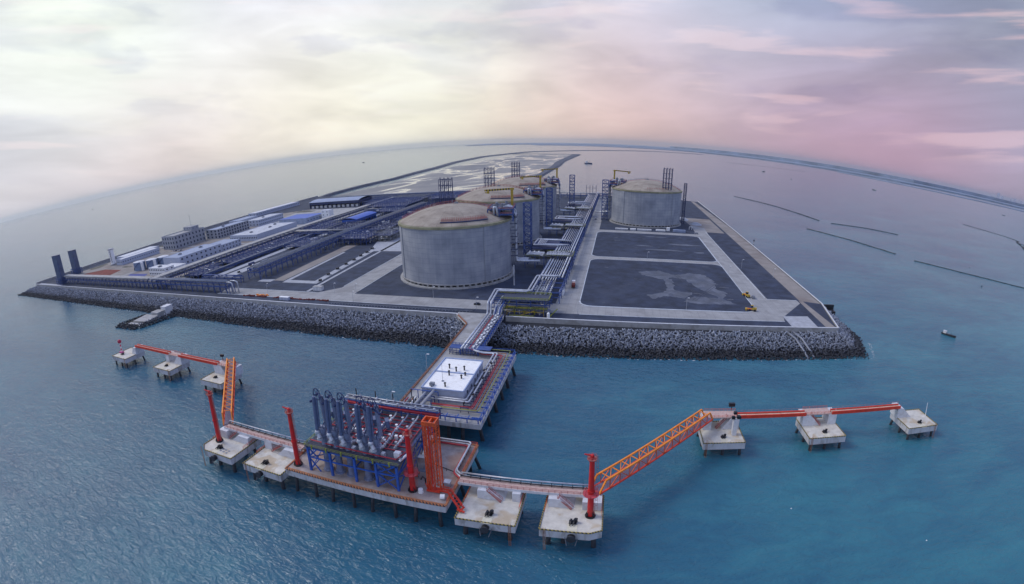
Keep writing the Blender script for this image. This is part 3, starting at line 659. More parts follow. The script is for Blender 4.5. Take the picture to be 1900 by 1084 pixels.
    for z in (62.0, 66.3):
        for v in (-15,-5,5,15): b.bar(L(RR-17,v,z), L(RR+3,v,z), 0.5, 0.8)
        for u in (RR-17,RR-8,RR+3): b.bar(L(u,-15,z), L(u,15,z), 0.5, 0.8)
    for v in (-15,-5,5): b.bar(L(RR+3,v,ZR),L(RR+3,v+10,66),0.35); b.bar(L(RR-17,v,61),L(RR-17,v+10,66),0.35)
    b.build('pump_deck_frame', sc('blue'), t)
    b = MB(); b.obox(*L(RR-7,0,0)[:2], 62.2, 20, 30, 62.7, A); b.obox(*L(RR-9,2,0)[:2], 66.4, 15, 24, 66.8, A); b.build('pump_deck', sc('navy'), t)
    b = MB(); pts = [L(RR+3,-15,66.6),L(RR+3,15,66.6),L(RR-17,15,66.6),L(RR-17,-15,66.6),L(RR+3,-15,66.6)]; b.rail(pts, 1.3, 2.5, 0.16, 1)
    pts = [L(RR-17,-15,62.7),L(RR+3,-15,62.7)]; b.rail(pts, 1.3, 2, 0.16, 1); b.build('pump_deck_railing', sc('mauve_rail'), t)
    b = MB()
    for u, v, h in ((RR-12,-9,3.2),(RR-6,-10,4),(RR-11,-1,3.5),(RR-5,0,2.6),(RR-12,8,3),(RR-4,9,3.6)):
        b.cut(); p = L(u,v,66.8); b.cyl(p, (p[0],p[1],p[2]+h), 1.1, 1.1, 8); b.cyl((p[0],p[1],p[2]+h*0.5),(p[0]+2.5,p[1],p[2]+h*0.5),0.45,0.45,6)
    b.build('pump_head', sc('pipe_d'), t)
    # goose-neck pipes over the rim
    for v0 in (-13, -4, 2):
        b = MB(); q = [L(RR-6,v0,62.5),L(RR-6,v0,67.3),L(RR+1.0,v0,67.3),L(RR+4.2,v0,60.5),L(RR+4.2,v0+3,60.2)] if v0 > -13 else [L(RR-12,v0-3,62),L(RR-12,v0-3,68.5),L(RR-10,v0-3,68.5),L(RR-9,v0-3,61.5)]
        b.tube(q, 0.85, 8, 2.5); b.build('gooseneck_pipe', sc('pipe'), t, smooth=True)
    ys = (-2, 1.6, 4.2, 6.6, 8.8)
    for i, v in enumerate(ys):
        zt = 60.2 if i == 0 else 65-0.4*i; rad = (0.95,0.6,0.5,0.5,0.4)[i]
        q = ([L(RR+4.3,-6,zt),L(RR+4.3,v,zt)] if i == 0 else [L(RR,v,zt),L(RR+4.3,v,zt)])+[L(RR+4.3,v,21.0),L(RR+(24 if i == 0 else 14),v,21.0)]
        b = MB(); b.tube(q, rad, 8, 2.0); b.build('riser_pipe', sc('pipe'), t, smooth=True)
    b = MB()
    for k in range(7):
        z = 26+k*5.4; b.bar(L(RR-0.3,-4,z), L(RR+5.6,-4,z), 0.5); b.bar(L(RR+5.2,-4.5,z), L(RR+5.2,12,z), 0.5); b.bar(L(RR-0.3,11,z), L(RR+5.6,11,z), 0.5)
    b.build('pipe_bracket', sc('navy'), t)
    # jib crane
    b = MB(); p = L(RR+0.8,13,0); b.bar((p[0],p[1],62),(p[0],p[1],81),1.5); b.bar((p[0]-0.9*s,p[1]+0.8,62),(p[0]-0.9*s,p[1]+0.8,80),1.0); b.bar((p[0]+s*1.5,p[1],80.2),(p[0]-s*2,p[1],80.2),1.6)
    b.build('crane_mast', sc('yellow'), t)
    b = MB(); b.bar((p[0],p[1],80.3),(p[0]-s*23,p[1]-3,79.0),1.1,1.5); b.build('crane_jib', C_['crane_h'], t)
    b = MB(); b.bar((p[0]-s*20,p[1]-2.6,79),(p[0]-s*20,p[1]-2.6,76.4),1.6); b.bar((p[0]-s*22.5,p[1]-2.9,77.2),(p[0]-s*19,p[1]-2.5,77.2),0.9); b.build('hoist', sc('yellow'), t)
    return t
def stack_frame(x, y, z0, z1, tk):
    """lattice of tall vent stacks standing on the roof: a part of its tank"""
    b = MB()
    for i in range(4):
        for j in range(2):
            px, py = x-5.5+i*3.7, y-2.2+j*4.4
            b.bar((px,py,z0),(px,py,z1),0.34)
    for i in range(4): b.cyl((x-5.5+i*3.7+0.9,y,z0),(x-5.5+i*3.7+0.9,y,z1+1.6),0.42,0.42,6)
    for k in range(5):
        z = z0+3+(z1-z0-3)*k/4; b.bar((x-5.5,y-2.2,z),(x+5.6,y-2.2,z),0.34); b.bar((x-5.5,y+2.2,z),(x+5.6,y+2.2,z),0.34); b.bar((x-5.5,y-2.2,z),(x-5.5,y+2.2,z),0.34); b.bar((x+5.6,y-2.2,z),(x+5.6,y+2.2,z),0.34)
        if k < 4:
            z2 = z0+3+(z1-z0-3)*(k+1)/4
            for i in range(3): b.bar((x-5.5+i*3.7,y-2.2,z),(x-1.8+i*3.7,y-2.2,z2),0.2)
    b.build('vent_stack_frame', sc('navy'), tk)
TANKLAB = ['nearest and largest looking domed concrete tank, left of the central pipe rack','middle of the three domed tanks in a row, second from the jetty','farthest of the three domed tanks standing in a row left of the pipe rack']
for i, lb in enumerate(TANKLAB):
    cy = 391+153*i; tk = make_tank(-133, cy, 46.6, 1, lb); stack_frame(-133-17.5, cy+31, 62.5, 88.5, tk)
tk = make_tank(39.4, 697, 48, -1, 'domed concrete tank standing alone beyond the empty asphalt plots, right of the pipe rack'); stack_frame(39+24, 697-33, 60.5, 89, tk)
b = MB()
for k in range(14): b.cut(); a = R(-93+k*3.2); r = 41; z = dome_z(r,47); b.cyl((39.4+r*math.cos(a),697+r*math.sin(a),z-.2),(39.4+r*math.cos(a),697+r*math.sin(a),z+2),0.25,0.25,5)
b.build('relief_valve', sc('mauve_rail'), tk)
def stair_tower(x, y, z1, w, lab, matn='blue', n=11):
    t = thing('stair_tower', lab, 'stair tower', (x,y,G), 'lattice stair towers beside the tanks')
    b = MB(); b.lattice(x-w/2, y-w/2, x+w/2, y+w/2, G, z1, n, 0.55); b.build('frame', sc(matn), t)
    b = MB()
    for k in range(n):
        z = G+(z1-G)*k/n; z2 = G+(z1-G)*(k+1)/n; s = 1 if k%2 else -1
        b.box(x-w/2, y-w/2, z+0.05, x+w/2, y-w/2+1.0, z+0.2); b.bar((x-s*w/2*0.8,y,z+0.2),(x+s*w/2*0.8,y,z2),1.1,0.25)
    b.build('stair_flight', sc('pipe_d'), t)
    return t
stair_tower(-86, 470, 61, 7, 'slim stair tower standing between the nearest and the middle tank')
stair_tower(-86, 623, 61, 7, 'slim stair tower standing between the middle and the farthest tank')
stair_tower(-74, 800, 66, 7.5, 'blue open lattice stair tower behind the farthest tank in the row')
stair_tower(-18.5, 702, 67, 8, 'blue lattice stair tower against the left side of the lone tank')
stair_tower(93.5, 706, 68, 3.4, 'thin dark lattice mast against the right side of the lone tank', 'navy', 10)
# ---------------------------------------------------------------- pipe racks
def rack(name, lab, x0, x1, y0, y1, z, step, matn='blue', top='pipe_d', along='y', npipe=4, rad=0.4, deck=False, group=None, legw=0.5, tiers=2, cat='pipe rack'):
    """frames (parts named frame) carrying pipes; along 'y' runs into the distance, 'x' runs along the shore"""
    t = thing(name, lab, cat, (x0,y0,G), group)
    L = (y1-y0) if along == 'y' else (x1-x0); n = max(2, min(90, round(L/step)))
    W = (x0,x1) if along == 'y' else (y0,y1)
    def pt(s, w, zz): return (w, s, zz) if along == 'y' else (s, w, zz)
    S0 = y0 if along == 'y' else x0
    for k in range(n+1):
        s = S0+L*k/n; b = MB()
        for w in W: b.bar(pt(s,w,G), pt(s,w,z), legw)
        for i in range(tiers): zz = z-0.4-i*(z-G)*0.36; b.bar(pt(s,W[0],zz), pt(s,W[1],zz), legw*0.8, legw)
        if k%2 == 0: b.bar(pt(s,W[0],G+0.3), pt(s,W[1],z-1), legw*0.5)
        b.build('frame', sc(matn), t)
    b = MB()
    for w in W:
        for i in range(tiers): zz = z-0.2-i*(z-G)*0.36; b.bar(pt(S0,w,zz), pt(S0+L,w,zz), legw*0.8, legw)
        for k in range(0, n, 3): b.bar(pt(S0+L*k/n,w,G), pt(S0+L*(k+1)/n,w,z-1), legw*0.55)
    b.build('longitudinal_beam', sc(matn), t)
    for i in range(npipe):
        w = W[0]+(W[1]-W[0])*(i+0.7)/(npipe+0.4); b = MB(); b.tube([pt(S0,w,z+0.2+rad), pt(S0+L,w,z+0.2+rad)], rad*(1+0.35*((i*7)%3-1)), 8); b.build('pipe', sc(top), t, smooth=True)
    for i in range(npipe):
        w = W[0]+(W[1]-W[0])*(i+0.5)/npipe; b = MB(); b.tube([pt(S0,w,z-(z-G)*0.36+0.2), pt(S0+L,w,z-(z-G)*0.36+0.2)], rad*0.7, 6); b.build('lower_pipe', sc('pipe_d' if i%2 else 'blue'), t)
    return t
# central rack between the tanks with its expansion loops
cr_ = thing('pipe_rack', 'central pipe rack with silver pipes and expansion loops running between the tanks', 'pipe rack', (-57,322,G))
Zp = 18.0
for k in range(56):
    s = 322+k*12.2; b = MB()
    for w in (-57.5,-47,-37.5): b.bar((w,s,G),(w,s,Zp),0.55)
    b.bar((-57.5,s,Zp-0.3),(-37.5,s,Zp-0.3),0.5,0.7); b.bar((-57.5,s,Zp-3.6),(-37.5,s,Zp-3.6),0.5,0.6)
    b.build('frame', sc('blue'), cr_)
b = MB()
for w in (-57.5,-37.5):
    for z in (Zp-0.3,Zp-3.6): b.bar((w,322,z),(w,993,z),0.5,0.6)
b.build('longitudinal_beam', sc('blue'), cr_)
PX = [(-55.8,0.72),(-53.4,0.72),(-51.2,0.45),(-49.3,0.45),(-47.4,0.38),(-45.6,0.34),(-43.9,0.3)]
LOOPS = [(465,490),(630,650),(795,815)]
for i, (x, r) in enumerate(PX):
    pts = [(x,349 if i < 3 else 322,Zp+0.2+r)]; lim = -79.5+i*1.6+(2 if i else 0)
    for a, c in LOOPS:
        o = i*1.7
        if i < 6: pts += [(x,a+o*0.9,Zp+0.2+r),(x,a+o*0.9,Zp+1.9+r),(lim,a+o*0.9,Zp+1.9+r),(lim,c-o*0.2+3,Zp+1.9+r),(x,c-o*0.2+3,Zp+1.9+r),(x,c-o*0.2+3,Zp+0.2+r)]
    pts.append((x,985,Zp+0.2+r)); b = MB(); b.tube(pts, r, 8, 0.9); b.build('pipe', sc('pipe'), cr_, smooth=True)
for x, r in ((-40.9,0.6),(-38.6,0.6)):
    b = MB(); b.tube([(x,350,Zp+3.2),(x,985,Zp+3.2)], r, 8); b.build('pipe', sc('pipe'), cr_, smooth=True)
b = MB()
for k in range(27): b.cut(); b.bar((-42,352+k*24,Zp),(-42,352+k*24,Zp+2.5),0.4); b.bar((-37.6,352+k*24,Zp),(-37.6,352+k*24,Zp+2.5),0.4); b.bar((-42,352+k*24,Zp+2.3),(-37.6,352+k*24,Zp+2.3),0.4)
b.build('pipe_stool', sc('blue'), cr_)
for a, c in LOOPS:
    b = MB(); b.box(-81,a-4,Zp-0.6,-57.8,c+8,Zp-0.1)
    for x in (-80.5,-69):
        for y in (a-3.5,c+7.5): b.bar((x,y,G),(x,y,Zp),0.6)
    b.build('loop_platform', sc('navy'), cr_)
# valve platforms between the rack and each tank
VP = [(430,'nearest'),(583,'middle'),(736,'farthest')]
for i, (y, w) in enumerate(VP):
    t = thing('valve_platform', f'greenish valve platform with silver pipework beside the {w} tank of the row', 'valve platform', (-60,y,G), 'valve platforms along the pipe rack')
    b = MB(); b.box(-79,y-14,20.2,-62,y-1,20.6); b.box(-61.5,y-16,21.4,-37,y+2,21.8); b.build('deck', sc('grate'), t)
    b = MB()
    for x in (-79,-70,-62,-50,-38):
        for yy in (y-14,y-1): b.cut(); b.bar((x,yy,G),(x,yy,21.2),0.6)
    b.cut(); b.bar((-79,y-14,14),(-62,y-14,19),0.35); b.bar((-62,y-14,14),(-79,y-14,19),0.35)
    b.build('support', sc('blue'), t)
    b = MB(); b.rail([(-61.5,y-16,21.8),(-37,y-16,21.8),(-37,y+2,21.8),(-61.5,y+2,21.8)],1.2,2.2,0.14,1); b.rail([(-79,y-14,20.6),(-62,y-14,20.6)],1.2,2.2,0.14,1); b.build('railing', sc('yelgreen'), t)
    b = MB()
    for k in range(6):
        yy = y-13+k*2.0; b.tube([(-78,yy,21.6),(-72+k*0.6,yy,22.2),(-68+k,yy,22.0),(-63,yy-1.5,21.4)],0.42,6)
    for k in range(8): b.tube([(-59+k*2.3,y-15,22.4),(-59+k*2.3,y-7,23.1),(-58+k*2.3,y+1,22.2)],0.4,6); b.sphere((-59+k*2.3,y-10+(k*3)%7,23.2),0.8,6)
    for k in range(4): b.tube([(-60,y-14+k*2.4,22.6),(-40,y-14+k*2.4,22.6)],0.38,6)
    for k in range(3): b.cyl((-76+k*4,y-6,20.8),(-76+k*4,y-3,22.6),0.8,0.8,8)
    b.build('valve_pipework', sc('pipe'), t)
# ground-level dark pits and pipe drops under the platforms
for i, y in enumerate((452, 605)):
    b = MB(); b.box(-80,y,G,-60,y+10,G+2.2); o = b.build('valve_pit', sc('grass')); tag(o, f'low grey-green concrete pit wall {"in front of the nearer" if i==0 else "in front of the farther"} expansion loop', 'pit wall')
b = MB(); b.cyl((-77.4,362,G),(-77.4,362,26),0.55,0.5,8); o = b.build('vent_post', sc('pipe')); tag(o, 'white vent post standing alone at the foot of the nearest tank', 'vent post')

# corner rack with yellow-green railings where the pipes turn to the jetty
t = thing('corner_rack', 'blue corner pipe rack with yellow-green railings at the island end of the jetty', 'pipe rack', (-60,305,G))
b = MB()
for x in (-80,-71,-62,-53,-44):
    for y in (296,308):
        b.bar((x,y,G),(x,y,20.5),0.5)
    for z in (14.5,20): b.bar((x,296,z),(x,308,z),0.45)
for z in (14.5,17.3,20):
    for y in (296,308): b.bar((-80,y,z),(-40,y,z),0.45,0.55)
for x in (-57,-50,-43):
    for y in (312,322): b.bar((x,y,G),(x,y,18),0.5)
b.build('frame', sc('blue'), t)
b = MB(); b.box(-72,295.5,20.2,-41,308.5,20.5); b.box(-70,294,14.4,-42,300,14.7); b.build('deck', sc('grate'), t)
b = MB(); b.rail([(-72,295.5,20.5),(-41,295.5,20.5),(-41,308.5,20.5),(-75,308.5,20.5)],1.4,2.2,0.24,1); b.rail([(-70,294,14.7),(-42,294,14.7)],1.4,2.2,0.24,1); b.rail([(-66,291.8,10.3),(-50,291.8,10.3)],1.1,2.5,0.22,1)
b.bar((-40.5,294,10.4),(-36,300,14),0.5); b.bar((-72,296,10.2),(-66,296,20),0.4); b.build('railing', sc('yelgreen'), t)
for i in range(2):
    z = 22.2; b = MB(); b.tube([(-41-i*2.2,352,Zp+3.2),(-41-i*2.2,350-i*1.3,z),(-54.8-i*2.4,350-i*1.3,z),(-54.8-i*2.4,311.0-i*2.6,z),(-79.6+i*2.4,311.0-i*2.6,z),(-77.5+i*2.0,283,z),(-77.5+i*2.0,281,15.5),(-77.5+i*2.0,279,15.2)],0.6,8,1.5); b.build('pipe', sc('pipe'), t, smooth=True)
for i in range(6):
    x0 = -52.5+i*1.7; b = MB(); b.tube([(x0,347,Zp+1),(x0,306-i*1.6,Zp+1-(i%2)*3),(-73.5+i*0.9,306-i*1.6,Zp+1-(i%2)*3),(-73.5+i*0.9,286,Zp),(-73.5+i*0.9,280,14.6)],0.42 if i%2 else 0.55,6,1.2); b.build('pipe', sc('pipe' if i%3 == 0 else 'blue' if i%3 == 1 else 'pipe_d'), t, smooth=True)
b = MB()
for k in range(12): b.sphere((-54+(k%5)*1.9,322+(k//5)*4,Zp+1.6),0.7,6)
for k in range(7): b.bar((-54,320+k*4.5,Zp+0.6),(-43,320+k*4.5,Zp+0.6),0.5,0.4)
b.build('valve', sc('pipe'), t)
b = MB(); b.cyl((-41,293.6,G),(-41,293.6,13),1.0,1.0,10); b.cyl((-41,293.6,13),(-41,293.6,13.8),1.0,0.2,10); b.build('separator_pot', sc('white'), t)

# racks in the process area on the left
rack('pipe_rack', 'tall blue pipe rack along the front shore running right from the twin stacks', -640, -318, 303.5, 310, 20, 8, 'blue', 'pipe_d', 'x', 5, 0.7, group='blue pipe racks of the process area')
t = rack('pipe_rack', 'long blue pipe rack with pale covered top, left of the inner road', -436, -427, 308, 905, 19.5, 10, 'blue', 'pipe_d', 'y', 3, 0.6, group='blue pipe racks of the process area')
b = MB(); b.box(-437,306,20.3,-426.4,905,21.6); b.build('cover', sc('conc'), t)
b = MB(); b.box(-640,302.6,20.4,-436.5,311,21.9); o = b.build('pipe_cover', sc('conc')); tag(o, 'pale flat cover on top of the pipe rack beside the twin stacks', 'pipe cover')
rack('pipe_rack', 'tallest dark blue rack of many legs standing left of the striped paving', -332, -317, 350, 800, 21.5, 9, 'blue', 'pipe_d', 'y', 5, 0.5, group='blue pipe racks of the process area', legw=0.6)
rack('pipe_rack', 'blue pipe rack along the back of the process area, behind the nearest tank', -600, -190, 930, 942, 24, 14, 'blue', 'pipe_d', 'x', 4, 0.7, group='blue pipe racks of the process area')
rack('pipe_rack', 'low blue pipe rack crossing behind the far tanks at the end of the central road', -110, 40, 955, 965, 20, 12, 'blue', 'pipe_d', 'x', 4, 0.6, group='blue pipe racks of the process area')
rack('pipe_rack', 'short blue rack linking the tall dark rack to the back of the nearest tank', -316, -225, 700, 706, 18, 12, 'blue', 'pipe', 'x', 2, 0.5, group='blue pipe racks of the process area')
rack('pipe_rack', 'pale topped cross rack joining the two long blue racks beside the blue shed', -426, -333, 556, 563, 17.5, 12, 'blue', 'conc', 'x', 3, 0.9, group='blue pipe racks of the process area')
rack('pipe_rack', 'low blue rack end reaching the front road, left of the tall dark rack', -388, -332, 338, 342, 16, 11, 'blue', 'blue', 'x', 2, 0.4, group='blue pipe racks of the process area')
rack('pipe_rack', 'narrow blue rack with a pale rail top, right beside the tall dark rack', -262, -256, 640, 860, 20, 14, 'blue', 'white', 'y', 1, 0.4, group='blue pipe racks of the process area')
# end portal of the front rack
t = thing('pipe_portal', 'white pipe portal standing at the right end of the shoreline pipe rack', 'pipe portal', (-314,306,G))
b = MB(); b.tube([(-317,304,20.8),(-313,304,21),(-310.5,304,20),(-310.5,304,G)],0.6,8,1.2); b.tube([(-317,309,20.8),(-312,309,21),(-308.5,309,20),(-308.5,309,G)],0.6,8,1.2); b.build('pipe', sc('pipe'), t, smooth=True)
b = MB(); b.bar((-314,303,G),(-314,303,19),0.5); b.bar((-314,310,G),(-314,310,19),0.5); b.bar((-314,303,19),(-314,310,19),0.5); b.build('support', sc('blue'), t)
# ---------------------------------------------------------------- buildings
def building(name, lab, x0, y0, x1, y1, h, wallm='wall_b', roofm='roofw', front=(0,0), right=(0,0), parapet=0.6, cat='building', strip=False, win=(2.2,2.0), group=None, z0=G):
    """front/right: (columns, rows) of windows on the camera-facing (-y) and right-hand (+x) walls"""
    t = thing(name, lab, cat, ((x0+x1)/2,(y0+y1)/2,z0), group); z1 = z0+h
    b = MB(); b.box(x0,y0,z0-0.3,x1,y1,z1); b.build('wall', sc(wallm), t)
    b = MB(); b.box(x0+0.4,y0+0.4,z1+0.003,x1-0.4,y1-0.4,z1+0.15); b.build('roof', sc(roofm), t)
    if parapet:
        b = MB(); zz = z1+parapet/2
        b.box(x0-0.1,y0-0.1,z1-0.05,x1+0.1,y0+0.35,z1+parapet); b.box(x0-0.1,y1-0.35,z1-0.05,x1+0.1,y1+0.1,z1+parapet)
        b.box(x0-0.1,y0+0.352,z1-0.05,x0+0.35,y1-0.352,z1+parapet); b.box(x1-0.35,y0+0.352,z1-0.05,x1+0.1,y1-0.352,z1+parapet); b.build('parapet', sc(wallm), t)
    for (nc, nr), side in ((front,'f'),(right,'r')):
        for j in range(nr):
            zc = z0+h*(j+0.55)/nr
            for i in range(nc):
                b = MB(); w, hh = win
                if side == 'f': c = x0+(x1-x0)*(i+0.5)/nc; b.box(c-w/2,y0-0.08,zc-hh/2,c+w/2,y0+0.2,zc+hh/2)
                else: c = y0+(y1-y0)*(i+0.5)/nc; b.box(x1-0.2,c-w/2,zc-hh/2,x1+0.08,c+w/2,zc+hh/2)
                b.build('window', sc('glass'), t)
    return t
building('office_building','grey four storey office block with a mast, highest building on the left shore',-652,498,-620,566,21,'wall_g','conc',(5,3),(9,3),1.2,win=(2.6,3.6))
t = building('roof_house','small grey plant room on the roof of the grey office block with the mast',-648,545,-628,562,5.5,'wall_g','conc',(3,1),(2,1),0.4,z0=G+21.8,win=(1.6,1.6))
b = MB(); b.cyl((-640,556,37.4),(-640,556,58),0.28,0.12,6); b.cyl((-640,556,54),(-640,556,55),0.7,0.7,6); b.build('antenna_mast', sc('pipe_d'), t)
building('office_building','long grey office wing with three rows of dark windows behind the grey office block',-622,570,-594,650,15,'wall_g','roof_b',(3,3),(12,3),0.8,win=(3.4,3.0))
building('warehouse','long bluish white hall with pale roof beside the covered pipe rack',-521,393,-487,470,12,'wall_b','roof_b',(0,0),(9,2),0.5,win=(2.6,2.2))
building('warehouse','second lower bluish white hall behind the long hall with pale roof',-523,473,-489,512,9.5,'wall_b','roof_b',(0,0),(6,2),0.4,win=(2.2,1.8))
building('workshop','white flat roofed workshop with a strip of small dark windows across its front',-537,540,-482,640,9,'wall_b','roofw',(16,1),(0,0),0.7,win=(1.6,2.4))
building('service_building','pale two storey building with blue walls beyond the white workshop',-622,672,-590,745,11,'wall_b','roofw',(4,2),(14,2),0.6,win=(2.0,2.2))
building('service_building','low white house with blue trim left of the pale two storey building',-660,668,-632,720,13,'wall_b','roof_b',(5,2),(8,2),0.5,win=(1.8,1.8))
building('control_building','small white two storey building with two rows of windows at the rack corner',-500,352,-468,367,9.5,'white','conc_white',(9,2),(2,2),0.5,win=(1.9,1.6))
building('annex','low white annex behind the small two storey building at the rack corner',-496,368.5,-468,386,6.5,'white','conc_white',(0,0),(4,1),0.4,win=(1.5,1.5))
building('row_building','long low white building with small windows in front of the left sea wall',-652,402,-636,476,8.5,'wall_b','conc_white',(4,1),(16,1),0.5,win=(1.7,1.5))
building('row_building','second long white building with a raised roof box, left of the row of small windows',-690,428,-666,500,6.5,'wall_b','conc_white',(3,1),(14,1),0.4,win=(1.6,1.4))
building('substation','low blue building behind the white workshop beside the covered rack',-540,668,-482,722,10,'roof_b','roof_bb',(0,0),(6,1),0.3,win=(2,2))
building('white_tower','white stair block beside the covered rack at the far end of the blue building',-478,708,-462,722,16,'white','roofw',(2,3),(0,0),0.4,win=(1.6,1.6))
building('wall_building','long low building with many small openings along the left sea wall, beyond the offices',-728,800,-706,960,8,'wall_b','conc_white',(2,1),(22,1),0.3,win=(2.0,1.8))
# sheds with sheet roofs
def shed(lab, x0, y0, x1, y1, h, roofm, openings, ridge='x', wallm='navy'):
    t = thing('shed', lab, 'shed', ((x0+x1)/2,(y0+y1)/2,G)); z1 = G+h
    b = MB()
    n = openings
    for k in range(n+1):
        x = x0+(x1-x0)*k/n; b.box(x-0.6,y0,G,x+0.6,y0+1,z1)
    for k in range(8): y = y0+(y1-y0)*k/7; b.box(x1-1,y,G,x1,y+1,z1)
    b.box(x0,y0+0.02,z1-h*0.42,x1,y0+0.6,z1); b.box(x0,y1-0.5,G,x1,y1,z1); b.box(x0,y0+1.1,G,x0+0.5,y1-0.6,z1); b.box(x1-0.55,y0+0.7,z1-h*0.42,x1-0.02,y1-0.6,z1)
    b.build('wall', sc(wallm), t)
    b = MB(); P = []
    m = 9
    for k in range(m):
        u = k/(m-1); z = z1+ (1-(2*u-1)**2)*h*0.28
        P += [(x0-1,y0-1+(y1-y0+2)*u,z),(x1+1,y0-1+(y1-y0+2)*u,z)] if ridge == 'x' else [(x0-1+(x1-x0+2)*u,y0-1,z),(x0-1+(x1-x0+2)*u,y1+1,z)]
    F = [(2*k,2*k+1,2*k+3,2*k+2) for k in range(m-1)]; b.add(P, F); P2 = [(x,y,z-0.5) for x,y,z in P]; b.add(P2, [f[::-1] for f in F]); b.build('roof', sc(roofm), t)
    b = MB()
    for k in range(n): b.cut(); x = x0+(x1-x0)*(k+0.5)/n; w = (x1-x0)/n*0.3; b.box(x-w,y0+2.5,G,x+w,y0+7,G+h*0.38)
    b.build('stored_goods', sc('conc_white'), t)
    return t
shed('long open shed with a pale blue curved roof and white goods inside', -612, 868, -494, 925, 13, 'roof_b', 11)
shed('bright blue shed with curved sheet roof between the two long racks', -396, 640, -372, 706, 9, 'roof_bb', 4, 'y', 'blue_b')
# twin stacks on the left corner
for i, (x, y, w, h, lb) in enumerate([(-650,303,8.6,42,'nearer blue-grey slab stack at the left end of the shoreline rack'),(-693,352,9.0,38,'farther blue-grey slab stack standing by the left sea wall')]):
    t = thing('enclosed_stack', lb, 'stack', (x,y,G), 'twin blue-grey slab stacks')
    b = MB(); b.obox(x, y, G, w*1.1, w, G+h, R(14)); b.build('cladding', M('slab_cladding_%d' % i, (0.085,0.115,0.20), 0.6, var=0.15, scale=0.2), t)
    b = MB(); b.obox(x, y, G+h, w*1.14, w*1.04, G+h+0.5, R(14)); b.build('cap', sc('navy'), t); b = MB(); b.obox(x, y, G+h*0.47, w*1.13, w*1.03, G+h*0.48, R(14)); b.build('band', sc('navy'), t)
    b = MB(); b.lattice(x-w*0.75, y-w*0.7, x+w*0.75, y+w*0.7, G, G+9, 3, 0.5); b.bar((x+w*0.62,y-w*0.3,G),(x+w*0.62,y-w*0.3,G+h*0.75),0.6); b.build('base_frame', sc('blue'), t)
    b = MB(); b.obox(x+w*0.85, y, G+h*0.55, 1.6, 2.4, G+h*0.57, 0); b.build('service_platform', sc('navy'), t)
# white cylindrical tower with a wide slanting head
t = thing('water_tower', 'slim white cylindrical tower with a wider top, left of the row building', 'water tower', (-664,404,G))
b = MB(); b.cyl((-664,404,G),(-664,404,35),3.9,4.2,20); b.build('shaft', sc('white'), t, smooth=False)
b = MB(); b.cyl((-664,404,35),(-664,404,36.2),5.2,5.6,20); b.build('head', sc('wall_g'), t)
b = MB(); b.cyl((-664,404,G),(-664,404,12),6,6,16); b.build('base', sc('conc'), t)
b = MB()
for k in range(6): b.cut(); b.box(-662.2,399.8,15+k*3.2,-661.2,400.6,16.6+k*3.2)
b.build('window', sc('glass'), t)
for k, (x, y, lb) in enumerate([(-556,378,'left of the three blue-grey storage tanks near the red clay plot'),(-543,390,'middle of the three blue-grey storage tanks near the red clay plot'),(-536,405,'right of the three blue-grey storage tanks near the red clay plot')]):
    t = thing('oil_tank', lb, 'storage tank', (x,y,G), 'three small blue-grey tanks'); cm = M('small_tank_paint_%d' % k, (0.16,0.22,0.36), 0.5, var=0.08)
    b = MB(); b.lathe((x,y), [(8.2,G),(8.2,G+11.5)], 40); b.build('shell', cm, t, smooth=True)
    b = MB(); b.lathe((x,y), [(8.3,G+11.5),(5,G+12.3),(0.1,G+12.9)], 40); b.build('roof', sc('conc_white'), t)
    b = MB(); b.box(x+8.4,y-4,G,x+11,y-1,G+11); b.build('stair_box', sc('white'), t)
    b = MB()
    for j in range(12): a = R(-140+j*9); a2 = R(-131+j*9); b.bar((x+8.5*math.cos(a),y+8.5*math.sin(a),G+j*0.95),(x+8.5*math.cos(a2),y+8.5*math.sin(a2),G+(j+1)*0.95),0.6,0.4)
    b.build('spiral_stair', sc('navy'), t)
# open process units (blue frames) in the left area
def unit(lab, x0, y0, x1, y1, h, nl=3, clutter=14, seed=0, matn='blue'):
    rr = random.Random(seed); t = thing('process_unit', lab, 'process unit', ((x0+x1)/2,(y0+y1)/2,G), 'open steel process units')
    b = MB(); nx = max(2, int((x1-x0)/7)); ny = max(2, int((y1-y0)/7))
    for i in range(nx+1):
        for j in range(ny+1): x = x0+(x1-x0)*i/nx; y = y0+(y1-y0)*j/ny; b.bar((x,y,G),(x,y,G+h),0.5)
    for l in range(1, nl+1):
        z = G+h*l/nl
        for i in range(nx+1): x = x0+(x1-x0)*i/nx; b.bar((x,y0,z),(x,y1,z),0.4)
        for j in range(ny+1): y = y0+(y1-y0)*j/ny; b.bar((x0,y,z),(x1,y,z),0.4)
    b.build('frame', sc(matn), t)
    b = MB(); b.box(x0,y0,G+h*(nl-1)/nl+0.25,x1,y1,G+h*(nl-1)/nl+0.45); b.build('deck', sc('navy'), t)
    b = MB()
    for k in range(clutter):
        x, y = rr.uniform(x0,x1), rr.uniform(y0,y1); z = G+0.2 if k%2 else G+h*(nl-1)/nl+0.5; hh = rr.uniform(1.2,4.5); r = rr.uniform(0.5,1.4)
        b.cut()
        if k%3: b.cyl((x,y,z),(x,y,z+hh),r,r,8)
        else: b.cyl((x,y,z+r),(x+rr.uniform(3,6),y,z+r),r,r,8)
    b.build('vessel', sc('pipe'), t)
    b = MB(); b.rail([(x0,y0,G+h),(x1,y0,G+h),(x1,y1,G+h)],1.2,2.5,0.16,1); b.build('railing', sc('pipe_d'), t)
    return t
unit('blue steel process unit beside the pale striped paving, in front of the nearest tank', -318, 500, -280, 536, 12, 3, 20, 1)
unit('grey-brown pipe structure right behind the blue process unit', -280, 520, -258, 560, 11, 3, 18, 2, 'pipe_d')
unit('low process unit with red and white machinery between the two long racks', -385, 480, -352, 520, 7, 2, 18, 3)
